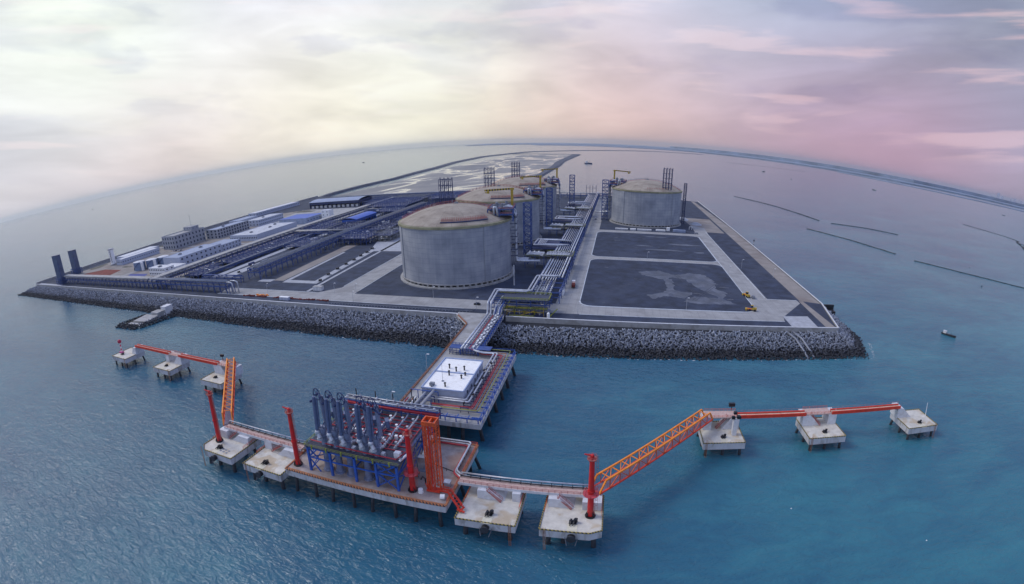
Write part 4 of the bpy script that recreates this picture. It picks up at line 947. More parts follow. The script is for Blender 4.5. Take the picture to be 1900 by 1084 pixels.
unit('tall blue process unit at the back of the site left of the nearest tank', -330, 830, -270, 900, 19, 4, 26, 4)
unit('blue process unit under the far end of the covered rack', -420, 770, -350, 860, 15, 3, 26, 5)
unit('blue vaporiser unit between the tall dark rack and the nearest tank', -300, 620, -235, 690, 11, 3, 30, 6)
unit('dark blue equipment row beyond the covered rack cross-over', -425, 566, -400, 640, 9, 2, 22, 7)
unit('blue equipment row along the covered rack beside the inner road', -426, 400, -400, 540, 7, 2, 34, 8)
unit('blue unit on the far side of the process area behind the bright blue shed', -380, 720, -340, 760, 12, 3, 20, 9)
# small ground clutter along the pale strips, each a low machine
k = 0
for (x, y, s) in [(-248,352,2.2),(-252,372,2.5),(-254,392,2.6),(-255,410,2.2),(-256,428,2.6),(-258,446,2.4),(-259,462,2.6),(-262,480,3.0),(-366,372,2.4),(-367,395,2.4),(-368,420,2.6),(-352,440,3)]:
    lab = f'dark {"pump skid" if s < 2.5 else "pipe skid"} on the pale strip ' + ['nearest the front road','second from the front road','third from the front road','fourth from the front road','fifth from the front road','sixth from the front road','seventh from the front road','farthest from the front road','of the inner road, nearest the shore','of the inner road, second from the shore','of the inner road, third from the shore','of the inner road, by the tall rack'][k]
    t = thing('pump_skid', lab, 'pump skid', (x,y,G), 'dark skids on the pale strips')
    b = MB(); b.box(x-s,y-s*0.7,G+0.1,x+s,y+s*0.7,G+0.5); b.build('base_plate', sc('pipe_d'), t)
    b = MB(); b.cyl((x-s*0.7,y,G+1.1),(x+s*0.2,y,G+1.1),0.8,0.8,8); b.cyl((x+s*0.5,y,G+0.4),(x+s*0.5,y,G+2.2),0.5,0.5,8); b.cyl((x-s*.2,y-s*.5,G+.4),(x-s*.2,y-s*.5,G+2.0),.4,.4,6); b.build('pump', sc('black'), t)
    k += 1

# small plant beneath and between the blue racks
rr = random.Random(77)
def vessel(x, y, kind, m):
    t = thing('process_vessel', 'small process vessel on the ground among the blue pipe racks', 'process vessel', (x,y,G), 'small process vessels among the racks')
    h = rr.uniform(2,6); r = rr.uniform(0.9,1.9); b = MB()
    if kind: b.cyl((x,y,G),(x,y,G+h),r,r,10); b.cyl((x,y,G+h),(x,y,G+h+0.6),r,0.2,10)
    else: b.cyl((x,y-h,G+r+0.8),(x,y+h,G+r+0.8),r,r,10)
    b.build('shell', sc(m), t)
    b = MB(); b.box(x-r*0.6,y-h*0.5,G,x+r*0.6,y-h*0.5+0.6,G+r+0.8) if not kind else b.cyl((x,y,G),(x,y,G+0.5),r+0.4,r+0.4,10)
    b.build('support', sc('conc'), t)
for k in range(70):
    x = rr.choice([rr.uniform(-425,-394),rr.uniform(-345,-318),rr.uniform(-378,-345),rr.uniform(-312,-270)]); y = rr.uniform(420,900) if x > -345 else rr.uniform(370,900)
    if x > -313 and y < 500: continue
    vessel(x, y, k%3, ['pipe_d','pipe','blue','navy','pipe_d','wall_g'][k%6])
for i, (x0, x1, y0, y1, z, lb) in enumerate([(-424,-398,330,332,14,'lowest cross pipe rack near the shore end of the covered rack'),(-424,-340,640,644,15,'cross rack just beyond the blue shed'),(-424,-340,760,765,17,'cross rack near the far end of the process area'),(-316,-262,600,604,14,'cross rack joining the tall dark rack to the narrow pale-topped rack')]):
    rack('pipe_rack', 'blue '+lb, x0, x1, y0, y1, z, 10, 'blue', 'pipe_d', 'x', 3, 0.4, group='blue pipe racks of the process area')
rack('pipe_rack', 'blue low rack running along the left side of the inner road', -398, -394, 350, 760, 14, 12, 'blue', 'pipe_d', 'y', 3, 0.4, group='blue pipe racks of the process area')
rack('pipe_rack', 'blue low rack just left of the tall dark rack', -345, -339, 470, 800, 15, 12, 'blue', 'pipe_d', 'y', 3, 0.45, group='blue pipe racks of the process area')
rack('pipe_rack', 'second blue rack behind the long one at the back of the process area', -560, -200, 965, 975, 21, 15, 'blue', 'pipe_d', 'x', 4, 0.7, group='blue pipe racks of the process area')
# roof plant on the larger buildings
for i, (x, y, z, lb) in enumerate([(-505,410,G+12.3,'near end of the long hall'),(-507,450,G+12.3,'far end of the long hall'),(-510,560,G+9.4,'near end of the white workshop'),(-505,600,G+9.4,'middle of the white workshop'),(-515,625,G+9.4,'far end of the white workshop'),(-608,600,G+15.3,'middle of the long grey office wing'),(-606,705,G+11.4,'middle of the pale two storey building'),(-484,358,G+9.7,'small two storey building at the rack corner')]):
    t = thing('roof_unit', 'small grey ventilation unit on the roof, '+lb, 'roof unit', (x,y,z)); b = MB(); b.box(x-1.6,y-2.2,z,x+1.6,y+2.2,z+1.5); b.build('casing', sc('pipe_d'), t); b = MB(); b.cyl((x,y,z+1.5),(x,y,z+1.8),1.0,1.0,10); b.build('fan', sc('black'), t)
unit('low grey-blue pump station beside the covered rack, behind the control building', -424, 345, -402, 385, 7, 2, 16, 11)
unit('open blue frame between the inner road and the tall rack, near its middle', -372, 560, -346, 620, 10, 3, 22, 12, 'navy')
unit('dark frame of vessels right of the tall rack, behind the striped paving', -312, 565, -285, 612, 10, 3, 20, 13, 'navy')
unit('grey frame with silver vessels behind the bright blue shed, by the back rack', -425, 870, -360, 920, 13, 3, 26, 14, 'pipe_d')
unit('blue metering skid row at the back of the site, right of the long shed', -480, 860, -436, 915, 9, 2, 20, 15)
unit('low blue equipment frame directly behind the nearest tank on the left', -262, 880, -225, 925, 12, 3, 18, 16)
# ---------------------------------------------------------------- jetty head: dolphins
def kerb_ring(b, poly, z, w=0.35, h=0.35):
    for i in range(len(poly)): b.bar((*poly[i],z+h/2),(*poly[(i+1)%len(poly)],z+h/2),w,h)
def stair(t, p, q, w=1.4, n=12, mat='mauve_rail'):
    p, q = Vector(p), Vector(q); d = q-p; side = Vector((-d.y,d.x,0)).normalized()*(w/2)
    b = MB(); b.bar(p+side,q+side,0.15,0.3); b.bar(p-side,q-side,0.15,0.3)
    for k in range(n): o = p+d*((k+0.5)/n); b.bar(o-side,o+side,0.22,0.06)
    st = b.build('stair', sc(mat), t)
    b = MB()
    for s in (side,-side):
        b.bar(p+s+Vector((0,0,1)),q+s+Vector((0,0,1)),0.1)
        for k in range(5): o = p+s+d*(k/4); b.bar(o,o+Vector((0,0,1)),0.1)
    b.build('handrail', sc(mat), st); return st
def hook(t, x, y, z, s=1.0):
    b = MB(); b.box(x-1.1*s,y-0.9*s,z+0.02,x+1.1*s,y+0.9*s,z+0.45*s)
    for dx in (-0.75,0.15): b.box(x+dx*s,y-0.5*s,z+0.4*s,x+(dx+0.55)*s,y+0.6*s,z+1.3*s); b.cyl((x+(dx+.27)*s,y-0.3*s,z+0.9*s),(x+(dx+.27)*s-0.3*s,y-1.9*s,z+0.5*s),0.28*s,0.16*s,7)
    b.cyl((x+0.9*s,y+0.2*s,z+0.4*s),(x+0.9*s,y+0.2*s,z+1.7*s),0.45*s,0.55*s,10)
    b.build('mooring_hook', sc('black'), t)
    b = MB(); b.box(x-1.3,y-4.6,z+0.02,x+1.5,y-0.9,z+0.1); b.build('hook_pad', sc('pad'), t)
def piles(t, pts, z, r=0.65):
    for (x, y, dx, dy) in pts:
        b = MB(); b.cyl((x,y,z),(x+dx,y+dy,-3),r,r,10); b.build('pile', sc('pile'), t, smooth=True)
def wedge(b, x0, y0, x1, y1, z0, z1, lo):
    """concrete pedestal with sloping side: lo = x of the toe"""
    P = [(x0,z0),(x1,z0),(x1,z1),(x0,z1)]
    if lo is not None: P = [(lo,z0),(x1,z0),(x1,z1),(x0,z1)] if lo < x0 else [(x0,z0),(lo,z0),(x1,z1),(x0,z1)]
    n = 4; V = [(x,y0,z) for x,z in P]+[(x,y1,z) for x,z in P]
    b.add(V, [(0,1,2,3),(7,6,5,4)]+[(k,(k+4),(k+1)%4+4,(k+1)%4) for k in range(n)])
def breasting(lab, x0, x1, cut, blocks, hx, fx, marks=0):
    z = 9.0; y0, y1 = 110.4, 128.6
    t = thing('breasting_dolphin', lab, 'dolphin', ((x0+x1)/2,119.5,z), 'breasting dolphins')
    poly = [(x0,y0),(x1,y0),(x1,y1),(x0,y1)]
    if cut == 'r': poly = [(x0,y0),(x1-3.4,y0-0.4),(x1,y0+1.2),(x1,y1),(x0,y1)]
    if cut == 'l': poly = [(x0+3.2,y0-0.2),(x1,y0),(x1,y1),(x0,y1),(x0,y0+2.8)]
    b = MB(); b.prism(poly, z-3.0, z-0.012); b.build('concrete_body', sc('conc_side'), t)
    b = MB(); b.sheet([(x+(0.3 if x < (x0+x1)/2 else -0.3), y+(0.3 if y < 119 else -0.3)) for x,y in poly], z+0.004); b.build('deck_surface', sc('deck'), t)
    b = MB(); kerb_ring(b, poly, z-0.01); b.build('striped_kerb', sc('hazard'), t)
    b = MB(); b.rail([(x1-0.4,y0+8,z+0.3),(x1-0.4,y1,z+0.3)],1.1,2.5,0.09,1); b.cut(); b.rail([(x0+0.4,y0+8,z+0.3),(x0+0.4,y1,z+0.3)],1.1,2.5,0.09,1); b.build('railing', sc('orange'), t)
    for bl in blocks:
        b = MB(); wedge(b, *bl); b.build('concrete_block', sc('conc_white'), t)
    hook(t, hx, 114.6, z)
    piles(t, [(x0+2.5,y0+3,-0.5,-0.4),(x1-2.5,y0+3,0.5,-0.4),(x0+2.5,y1-3,-1.5,1.5),(x1-2.5,y1-3,1.5,1.5),((x0+x1)/2-2,y0+4,-0.4,-0.3),((x0+x1)/2+2,y1-4,0,1)], z-2.9, 0.75)
    fe = bpy.data.objects
    b = MB(); b.cyl((fx,y0-0.05,z-1.75),(fx,y0-1.5,z-1.75),1.15,1.15,18); f = b.build('fender', sc('black'), t, smooth=False)
    b = MB(); b.cyl((fx,y0-1.5,z-1.75),(fx,y0-1.8,z-1.75),1.35,1.35,18); b.cyl((fx,y0-1.85,z-1.75),(fx,y0-1.81,z-1.75),0.75,0.75,14); b.build('fender_panel', sc('pile'), f)
    b = MB(); b.bar((fx-1.9,y0-0.1,z-2.2),(fx-1.2,y0-1.7,z-4.6),0.14); b.cut(); b.bar((fx+1.9,y0-0.1,z-2.2),(fx+1.2,y0-1.7,z-4.6),0.14); b.build('chain', sc('pipe_d'), f)
    if marks:
        b = MB()
        for k in range(3):
            for j in range(2): b.cut(); b.box(x0+9.5+k*1.7,112.8+j*1.5-k*0.1,z+0.03,x0+10.5+k*1.7,113.6+j*1.5-k*0.1,z+0.12)
        b.build('bolt_plate', sc('pipe_d'), t)
    return t
d1 = breasting('far left breasting dolphin, carrying the red monitor tower with the clear deck around its foot', -150, -131.8, 'l', [(-148.6,121.8,-144.2,128.4,9,12.6,None),(-138,121.9,-132.4,127.2,9,12.2,-141.5)], -141.8, -140.6, 1)
stair(d1, (-143.6,122.6,9.2), (-139.5,123.9,12.8), 1.5)
d2 = breasting('second breasting dolphin from the left, with a red stair beside the loading platform', -125.3, -107.2, None, [(-124.8,123.4,-121.2,128.0,9,12.6,None),(-113.8,121.6,-108.6,126.6,9,12.4,-117)], -117.4, -116.6)
stair(d2, (-120.6,122.8,9.2), (-115.5,123.9,12.8), 1.5)
d3 = breasting('breasting dolphin just right of the loading platform, with ochre stains and a pedestal stair', -43, -24.9, None, [(-39.2,121.8,-35.5,127,9,12.5,-30.6),(-28.2,122.2,-25.6,127,9,12.5,None)], -33.6, -33.6)
stair(d3, (-31.3,121.4,9.2), (-36,122.6,12.8), 1.5)
d4 = breasting('breasting dolphin farthest right, with the cut corner and the red monitor tower', -18.0, -0.3, 'r', [(-16.9,121.4,-13.4,127,9,12.5,-9),(-6.6,121.0,-0.8,127.6,9,12.4,None)], -8.8, -8.8)
stair(d4, (-9.6,121.2,9.2), (-14,122.6,12.8), 1.5)

def mooring(lab, x0, x1, side, blocks, hx, hy=168.4, y0=164.0, y1=181.0, post=None):
    z = 7.0
    t = thing('mooring_dolphin', lab, 'dolphin', ((x0+x1)/2,172,z), 'mooring dolphins')
    poly = [(x0,y0),(x1,y0),(x1,y1),(x0,y1)]
    b = MB(); b.prism(poly, z-3.1, z-0.012); b.build('concrete_body', sc('conc_side'), t)
    b = MB(); b.sheet([(x0+.3,y0+.3),(x1-.3,y0+.3),(x1-.3,y1-.3),(x0+.3,y1-.3)], z+0.004); b.build('deck_surface', sc('deck'), t)
    b = MB(); kerb_ring(b, poly, z-0.01, 0.3, 0.3); b.build('striped_kerb', sc('hazard'), t)
    for bl in blocks:
        b = MB(); wedge(b, *bl); b.build('concrete_block', sc('conc_white'), t)
    hook(t, hx, hy, z, 0.85)
    piles(t, [(x0+1.6,y0+1.6,-0.3,-0.3),(x1-1.6,y0+1.6,0.3,-0.3),(x0+1.6,y1-1.6,-1.4,1.3),(x1-1.6,y1-1.6,1.4,1.3),((x0+x1)/2,y0+2,0,-0.5),(x0+1.6,(y0+y1)/2,-0.8,0),(x1-1.6,(y0+y1)/2,0.8,0)], z-2.0, 0.6)
    return t
m1 = mooring('outermost mooring dolphin of the left row, carrying the red and white beacon', -301.5, -284.5, -1, [(-286.6,173.6,-283.9,180.8,7,12.0,-289.5)], -295.3, 169.5)
m2 = mooring('middle mooring dolphin of the left row, between two red beam bridges', -252.2, -235.4, -1, [(-251.6,175,-248.3,180.6,7,12.2,None),(-239,174.4,-235.2,180.8,7,12.2,-243)], -244.5, 169.3)
m3 = mooring('innermost mooring dolphin of the left row, under the end of the orange truss bridge', -207.0, -190.6, -1, [(-206,174.8,-200,181.4,7,12.2,-197),(-193.5,175.6,-189.2,181.2,7,12.2,None)], -200.1, 169.6)
m4 = mooring('innermost mooring dolphin of the right row, with a white camera pedestal in its corner', 37.2, 54.1, 1, [(38.3,174.2,41.9,181.2,7,12.2,None),(50,174.6,53.6,181,7,12.2,46.5)], 45.9, 168.4)
b = MB(); b.box(49.7,169.4,7,51.5,171.2,14.6); b.build('camera_pedestal', sc('conc_white'), m4)
for (x, y, z) in ((49.6,170.2,15.0),(51.7,170.4,15.2),(50.6,171.6,16.4),(52.4,171.4,14.3)):
    b = MB(); b.box(x-0.7,y-0.6,z,x+0.7,y+0.6,z+1.1); b.build('floodlight', sc('black'), m4)
stair(m4, (44,175.2,7.2), (48.6,176.4,12.4), 1.2)
m5 = mooring('middle mooring dolphin of the right row, with a red stair between its two blocks', 81.7, 98.5, 1, [(81.9,174.6,85.5,181.2,7,12.2,91),(94.2,174.8,98.2,181.2,7,12.2,None)], 90.3, 168.5)
stair(m5, (90.5,174.4,7.2), (86,175.8,12.4), 1.2)
m6 = mooring('outermost mooring dolphin of the right row, at the free end of the red bridges', 131.1, 147.7, 1, [(130.6,174.6,133.6,181.2,7,12.2,138.5)], 139.7, 168.2)
for (x, y, z, lb) in [(97.9,175.4,7,'slim white pole on the right edge of the middle right mooring dolphin'),(146.9,173.6,7,'slim white pole on the right edge of the outermost right mooring dolphin')]:
    b = MB(); b.cyl((x,y,z),(x-0.2,y+0.4,z+7.5),0.14,0.1,6); tag(b.build('white_pole', sc('white')), lb, 'pole')
# beacon on the far left dolphin
t = thing('beacon', 'red and white banded beacon with a round red head on the outermost left dolphin', 'beacon', (-299.2,171.5,7))
b = MB(); b.cyl((-299.2,171.5,7),(-299.2,171.5,14.8),0.5,0.4,8); b.build('mast', sc('beacon'), t)
b = MB(); b.sphere((-299.2,171.5,15.8),1.5,10); b.build('lantern', M('crimson',(0.35,0.01,0.05),0.5), t, smooth=True)
b = MB(); b.box(-300.9,170.3,7,-297.6,172.4,8.1); b.build('base_box', M('magenta_box',(0.5,0.06,0.25),0.5), t)
t = thing('pole_light', 'small dark lamp box on a thin post by the left truss bridge end', 'lamp', (-203,181,12))
b = MB(); b.cyl((-203.4,180.6,12.2),(-203.4,180.6,15.4),0.14,0.14,6); b.build('post', sc('black'), t)
b = MB(); b.box(-204.6,180,15.3,-202.4,181.2,16.7); b.build('lamp_box', sc('black'), t)
t = thing('pole_light', 'dark lamp box on a post behind the innermost right mooring dolphin', 'lamp', (51,181,12))
b = MB(); b.cyl((51.5,181.6,12.2),(51.5,181.6,14.6),0.16,0.16,6); b.build('post', sc('black'), t)
b = MB(); b.box(50.2,181,14.4,52.8,182.2,15.9); b.build('lamp_box', sc('black'), t)

# ---------------------------------------------------------------- bridges between the dolphins
def beam_bridge(lab, x0, x1, y=176.0):
    t = thing('beam_bridge', lab, 'footbridge', ((x0+x1)/2,y,12.3), 'red beam bridges')
    for dy in (-1.15, 1.15):
        b = MB(); b.box(x0,y+dy-0.28,12.25,x1,y+dy+0.28,13.75); b.build('girder', sc('redor'), t)
    b = MB(); b.box(x0,y-0.85,13.0,x1,y+0.85,13.1); b.build('deck', sc('pad' if x0 > 0 else 'pink_deck'), t)
    b = MB()
    for s in (-1.35,1.35): b.rail([(x0,y+s,13.75),(x1,y+s,13.75)],1.0,3.0,0.06,0)
    b.build('railing', sc('mauve_rail' if x0 > 0 else 'pipe_d'), t)
    b = MB(); n = 5
    for k in range(n): b.cut(); x = x0+(x1-x0)*(k+0.5)/n; b.cyl((x,y+1.3,13.7),(x,y+1.3,17.2),0.1,0.07,5); b.box(x-0.25,y+1.0,17.1,x+0.25,y+1.6,17.3)
    if x0 < 0: b.build('lamp_post', sc('pipe_d'), t)
    return t
beam_bridge('outer red beam bridge of the left row', -285.2, -247.6)
beam_bridge('inner red beam bridge of the left row', -237.4, -203.0)
beam_bridge('inner red beam bridge of the right row', 53.2, 83.2)
beam_bridge('outer red beam bridge of the right row', 95.6, 131.6)
def platform(lab, x0, x1, y0, y1, z=12.2, railm='orange'):
    t = thing('bridge_landing', lab, 'landing', ((x0+x1)/2,(y0+y1)/2,z), 'landings on the mooring dolphins')
    b = MB(); b.box(x0,y0,z+0.01,x1,y1,z+0.5); b.build('slab', sc('pink_deck'), t)
    b = MB(); b.rail([(x0,y0,z+.5),(x1,y0,z+.5)],1.1,1.6,0.08,1); b.rail([(x0,y1,z+.5),(x1,y1,z+.5)],1.1,1.6,0.08,1); b.build('railing', sc(railm), t)
    return t
platform('pinkish landing on top of the middle left mooring dolphin', -249.6, -236.4, 174.6, 179)
platform('pinkish landing beside the truss bridge on the innermost left mooring dolphin', -204, -191, 175.0, 180.4)
platform('pinkish landing behind the truss bridge on the innermost right mooring dolphin', 39.5, 53, 175.0, 180.6)
platform('pinkish landing on top of the middle right mooring dolphin', 83.6, 95.4, 175.0, 180.4)
def truss(lab, p, q, w=4.0, h=4.4, n=14):
    t = thing('truss_bridge', lab, 'truss bridge', ((p[0]+q[0])/2,(p[1]+q[1])/2,p[2]), 'orange truss bridges')
    p, q = Vector(p), Vector(q); d = (q-p); s = Vector((-d.y,d.x,0)).normalized()*(w/2); up = Vector((0,0,h))
    b = MB()
    for e in (s,-s): b.bar(p+e, q+e, 0.5); 
    b.build('lower_chord', sc('redor'), t)
    i0, i1 = p+d*(0.6/n), q-d*(0.6/n)
    for e in (s,-s):
        b = MB(); b.bar(i0+e+up, i1+e+up, 0.55); b.bar(p+e, i0+e+up, 0.5); b.bar(q+e, i1+e+up, 0.5); b.build('top_chord', sc('orange_y'), t)
    for e in (s,-s):
        b = MB()
        for k in range(n):
            a = p+d*(k/n)+e; c = p+d*((k+1)/n)+e
            if k: b.bar(a, a+up, 0.28)
            if 0 < k < n-1: b.bar(a, c+up, 0.28) if k%2 else b.bar(a+up, c, 0.28)
        b.build('side_lattice', sc('orange'), t)
    b = MB()
    for k in range(1, n):
        a = p+d*(k/n); b.bar(a-s+up, a+s+up, 0.26)
        if k < n-1: c = p+d*((k+1)/n); b.bar(a-s+up, c+s+up, 0.2)
    b.build('top_lattice', sc('orange_y'), t)
    b = MB(); b.bar(p+Vector((0,0,0.1)), q+Vector((0,0,0.1)), w-0.6, 0.15); b.build('walkway_deck', sc('mesh_deck'), t)
    return t
truss('orange truss bridge on the left, rising away from the far left breasting dolphin', (-147.4,126.4,12.9), (-195.2,179.6,12.9))
truss('orange truss bridge on the right, leading to the innermost right mooring dolphin', (-3.2,126.2,12.9), (40.4,174.6,12.9))
# concrete walkways with pipes
def walkway(lab, x0, x1, y0=123.6, y1=127.6):
    t = thing('walkway', lab, 'walkway', ((x0+x1)/2,(y0+y1)/2,12.6), 'concrete walkways')
    b = MB(); b.box(x0,y0,12.62,x1,y1,13.2); b.build('slab', sc('pink_deck'), t)
    b = MB(); b.box(x0,y0-0.15,12.3,x1,y0-0.01,13.3); b.box(x0,y1+0.01,12.3,x1,y1+0.15,13.3); b.build('edge_beam', sc('conc_white'), t)
    b = MB(); b.rail([(x0,y0,13.3),(x1,y0,13.3)],1.15,1.9,0.11,1); b.build('railing', sc('mauve_rail'), t)
    b = MB(); b.tube([(x0,y1-0.2,14.6),(x1,y1-0.2,14.6)],0.28,7); b.build('pipe', sc('pipe'), t, smooth=True)
    b = MB(); b.tube([(x0,y1-1.0,13.8),(x1,y1-1.0,13.8)],0.22,6); b.build('dark_pipe', sc('black'), t)
    b = MB(); n = int((x1-x0)/3.2)
    for k in range(n+1): b.cut(); x = x0+(x1-x0)*k/n; b.bar((x,y1-0.2,13.2),(x,y1-0.2,14.5),0.16); b.bar((x,y1-1.2,13.5),(x,y1-0.1,13.5),0.2); b.bar((x,y1,14.6),(x,y1,15.3),0.08)
    b.build('pipe_support', sc('black'), t)
walkway('concrete walkway with red railings over the two left breasting dolphins', -147, -106.6)
walkway('concrete walkway with red railings over the two right breasting dolphins', -46.0, -3.6)

# ---------------------------------------------------------------- red monitor towers
def monitor_tower(lab, x, y, z, plat=None):
    t = thing('monitor_tower', lab, 'fire monitor tower', (x,y,z), 'red fire monitor towers')
    H = 23.5
    b = MB(); b.cyl((x,y,z+0.02),(x,y,z+0.5),1.6,1.6,12)
    for k in range(4): a = math.pi/4+k*math.pi/2; b.bar((x+1.5*math.cos(a),y+1.5*math.sin(a),z+0.3),(x+0.7*math.cos(a),y+0.7*math.sin(a),z+2.2),0.2,0.5)
    b.build('base_plate', sc('black'), t)
    b = MB(); b.cyl((x,y,z+0.5),(x,y,z+H*0.44),0.95,0.9,18,False); b.cyl((x,y,z+H*0.44),(x,y,z+H*0.47),1.1,1.1,18); b.cyl((x,y,z+H*0.47),(x,y,z+H-1),0.9,0.72,18,False); b.cyl((x,y,z+H-1),(x,y,z+H-0.2),1.0,1.0,14); b.build('column', sc('red'), t, smooth=False)
    b = MB(); b.cyl((x,y,z+H-0.2),(x,y,z+H+0.7),0.4,0.4,8); b.cyl((x+0.3,y,z+H+0.9),(x-2.2,y-0.5,z+H+1.7),0.32,0.22,8); b.sphere((x,y,z+H+0.9),0.6,8); b.cyl((x,y,z+H+0.2),(x,y+1.2,z+H+0.2),0.25,0.25,6); b.build('monitor_nozzle', sc('red'), t)
    b = MB(); b.ring((x,y), 0.9, 1.5, z+H-0.25, z+H-0.1, 14); b.rail([(x+1.4*math.cos(a),y+1.4*math.sin(a),z+H-0.1) for a in [k*math.pi/4 for k in range(9)]],1.0,5,0.07,1); b.build('top_platform', sc('mauve_rail'), t)
    b = MB(); lx = x+1.25
    b.bar((lx,y-0.25,z),(lx-0.15,y-0.25,z+H),0.09); b.bar((lx,y+0.25,z),(lx-0.15,y+0.25,z+H),0.09); b.bar((lx+0.7,y,z+2.5),(lx+0.45,y,z+H+1),0.07)
    for k in range(26): b.bar((lx-0.1,y-0.25,z+0.6+k*0.9),(lx-0.1,y+0.25,z+0.6+k*0.9),0.06); 
    for k in range(10): b.bar((lx,y-0.3,z+2.6+k*2.2),(lx+0.6,y,z+2.6+k*2.2),0.06); b.bar((lx,y+0.3,z+2.6+k*2.2),(lx+0.6,y,z+2.6+k*2.2),0.06)
    b.build('caged_ladder', sc('mauve_rail'), t)
    if plat:
        zz = z+plat; b = MB(); b.ring((x,y),1.0,2.4,zz,zz+0.15,14); b.rail([(x+2.3*math.cos(a),y+2.3*math.sin(a),zz+.15) for a in [k*math.pi/4 for k in range(9)]],1.1,5,0.09,1); b.build('middle_platform', M('rose_rail',(0.5,0.07,0.09),0.5), t)
    return t
monitor_tower('red fire monitor tower on the far left breasting dolphin', -146.0, 118.6, 9)
monitor_tower('red fire monitor tower at the left front corner of the loading platform', -103.6, 117.2, 11)
monitor_tower('red fire monitor tower with rose platform, in front of the orange lattice tower', -59.3, 118.0, 11, 7.5)
monitor_tower('red fire monitor tower on the far right breasting dolphin beside the truss bridge', -4.0, 118.3, 9, 9.5)

# ---------------------------------------------------------------- loading platform
LPX0, LPX1, LPY0, LPY1, LZ = -106.4, -46.6, 112.9, 149.0, 11.0
t = lp = thing('loading_platform', 'rust stained concrete loading platform carrying the arms, with an orange and black kerb', 'platform', ((LPX0+LPX1)/2,131,LZ))
b = MB(); b.box(LPX0,LPY0,LZ-2.8,LPX1,LPY1,LZ-0.012); b.build('concrete_body', sc('conc_side'), t)
b = MB(); b.sheet([(LPX0+.3,LPY0+.3),(LPX1-.3,LPY0+.3),(LPX1-.3,LPY1-.3),(LPX0+.3,LPY1-.3)], LZ+0.004); b.build('deck_surface', sc('deck_red'), t)
b = MB(); b.bar((LPX0,LPY0,LZ+.17),(LPX1,LPY0,LZ+.17),0.55,0.38); b.build('striped_kerb', sc('hazard_o'), t)
b = MB(); b.box(LPX0+0.4,LPY0+0.4,LZ+0.01,LPX1-0.4,LPY0+1.3,LZ+0.03); b.build('orange_edge_band', sc('rust'), t)
b = MB(); b.bar((LPX1,LPY0+.3,LZ+.2),(LPX1,LPY1,LZ+.2),0.7,0.45); b.bar((LPX0,LPY0+.3,LZ+.17),(LPX0,LPY1,LZ+.17),0.5,0.38); b.bar((LPX0,LPY1,LZ+.17),(LPX1,LPY1,LZ+.17),0.5,0.38); b.build('rust_kerb', sc('rust'), t)
b = MB(); b.rail([(LPX1-.2,LPY0+2,LZ+.4),(LPX1-.2,LPY1,LZ+.4)],1.1,2.4,0.09,1); b.rail([(-62,LPY1-.2,LZ+.4),(LPX1,LPY1-.2,LZ+.4)],1.1,2.4,0.09,1); b.cut(); b.rail([(LPX0+.2,LPY0+6,LZ+.4),(LPX0+.2,LPY1,LZ+.4)],1.1,2.4,0.09,1); b.build('railing', sc('orange'), t)
pl = [(LPX0+3+i*(LPX1-LPX0-6)/7, y, (0.6 if i%2 else -0.6), -0.9 if y < 120 else 0.8) for i in range(8) for y in (LPY0+2.2, LPY1-3)]+[(LPX1-2,131,2.4,0.5),(LPX1-1.5,LPY1-2,2.5,2.5)]
piles(t, pl, LZ-2.1, 0.6)
# pipe along the right and back edge of the platform
for i, (z, r, m) in enumerate(((13.2,0.33,'pipe'),(12.5,0.3,'pipe'),(11.9,0.4,'pipe_r'))):
    b = MB(); o = i*0.45; b.tube([(-66,147.6-o,z),(-48.6-o,147.6-o,z),(-48.6-o,130-o*0.4,z),(-46.2,127.4-o*0.3,z+0.6 if i == 0 else z),(-45.4,127.2-o*.3,14.4 if i == 0 else z)],r,7,1.2)
    tag(b.build('edge_pipe', sc(m), smooth=True), ('upper silver pipe','lower silver pipe','red pipe')[i]+' running round the back right edge of the loading platform', 'pipe')
b = MB(); b.bar((-66,146.6,11),(-66,147.6,12.6),0.2)
for k in range(9): b.cut(); b.bar((-64+k*1.9,147.2,11),(-64+k*1.9,147.2,13.0),0.16)
for k in range(8): b.cut(); b.bar((-48.9,131+k*2.2,11),(-48.9,131+k*2.2,13.0),0.16)
b.cut(); b.bar((-60,133.4,12.1),(-48.5,129.8,12.1),0.25)
for k in range(4): b.bar((-59+k*3.2,133.2-k,11),(-59+k*3.2,133.2-k,12.1),0.14)
o = b.build('pipe_stand', sc('black'), lp)
# raised steel deck
UZ = 22.0
t = thing('raised_deck', 'blue steel raised deck under the loading arms with yellow-green front railing', 'raised deck', (-80,132,LZ))
lx = [-97.2,-88.2,-78.7,-70.8,-63.4]; ly = [116.3,127,138,147.5]
for x in lx:
    for y in ly:
        b = MB(); b.bar((x,y,LZ+0.02),(x,y,UZ-0.8),0.75); b.build('leg', sc('blue_b'), t)
b = MB()
for y in ly:
    b.bar((-97.5,y,UZ-0.5),(-63,y,UZ-0.5),0.6,0.8); b.bar((-97.2,y,17.2),(-63.4,y,17.2),0.4,0.5)
for x in lx: b.bar((x,116,UZ-0.5),(x,147.5,UZ-0.5),0.6,0.8); b.bar((x,116.3,17.2),(x,147.5,17.2),0.35,0.45)
b.build('beam', sc('blue_b'), t)
b = MB()
for x0, x1 in ((-70.8,-63.4),(-97.2,-93)):
    b.cut(); b.bar((x0,116.3,11.4),(x1,116.3,17),0.35); b.bar((x1,116.3,11.4),(x0,116.3,17),0.35); b.bar((x0,116.3,17.2),(x1,116.3,21.5),0.35); b.bar((x1,116.3,17.2),(x0,116.3,21.5),0.35)
for x in (-63.4,-97.2):
    b.cut()
    for y0, y1 in ((116.3,127),(127,138)): b.bar((x,y0,11.4),(x,y1,17),0.35); b.bar((x,y1,11.4),(x,y0,17),0.35); b.bar((x,y0,17),(x,y1,21.5),0.35)
b.build('brace', sc('blue_b'), t)
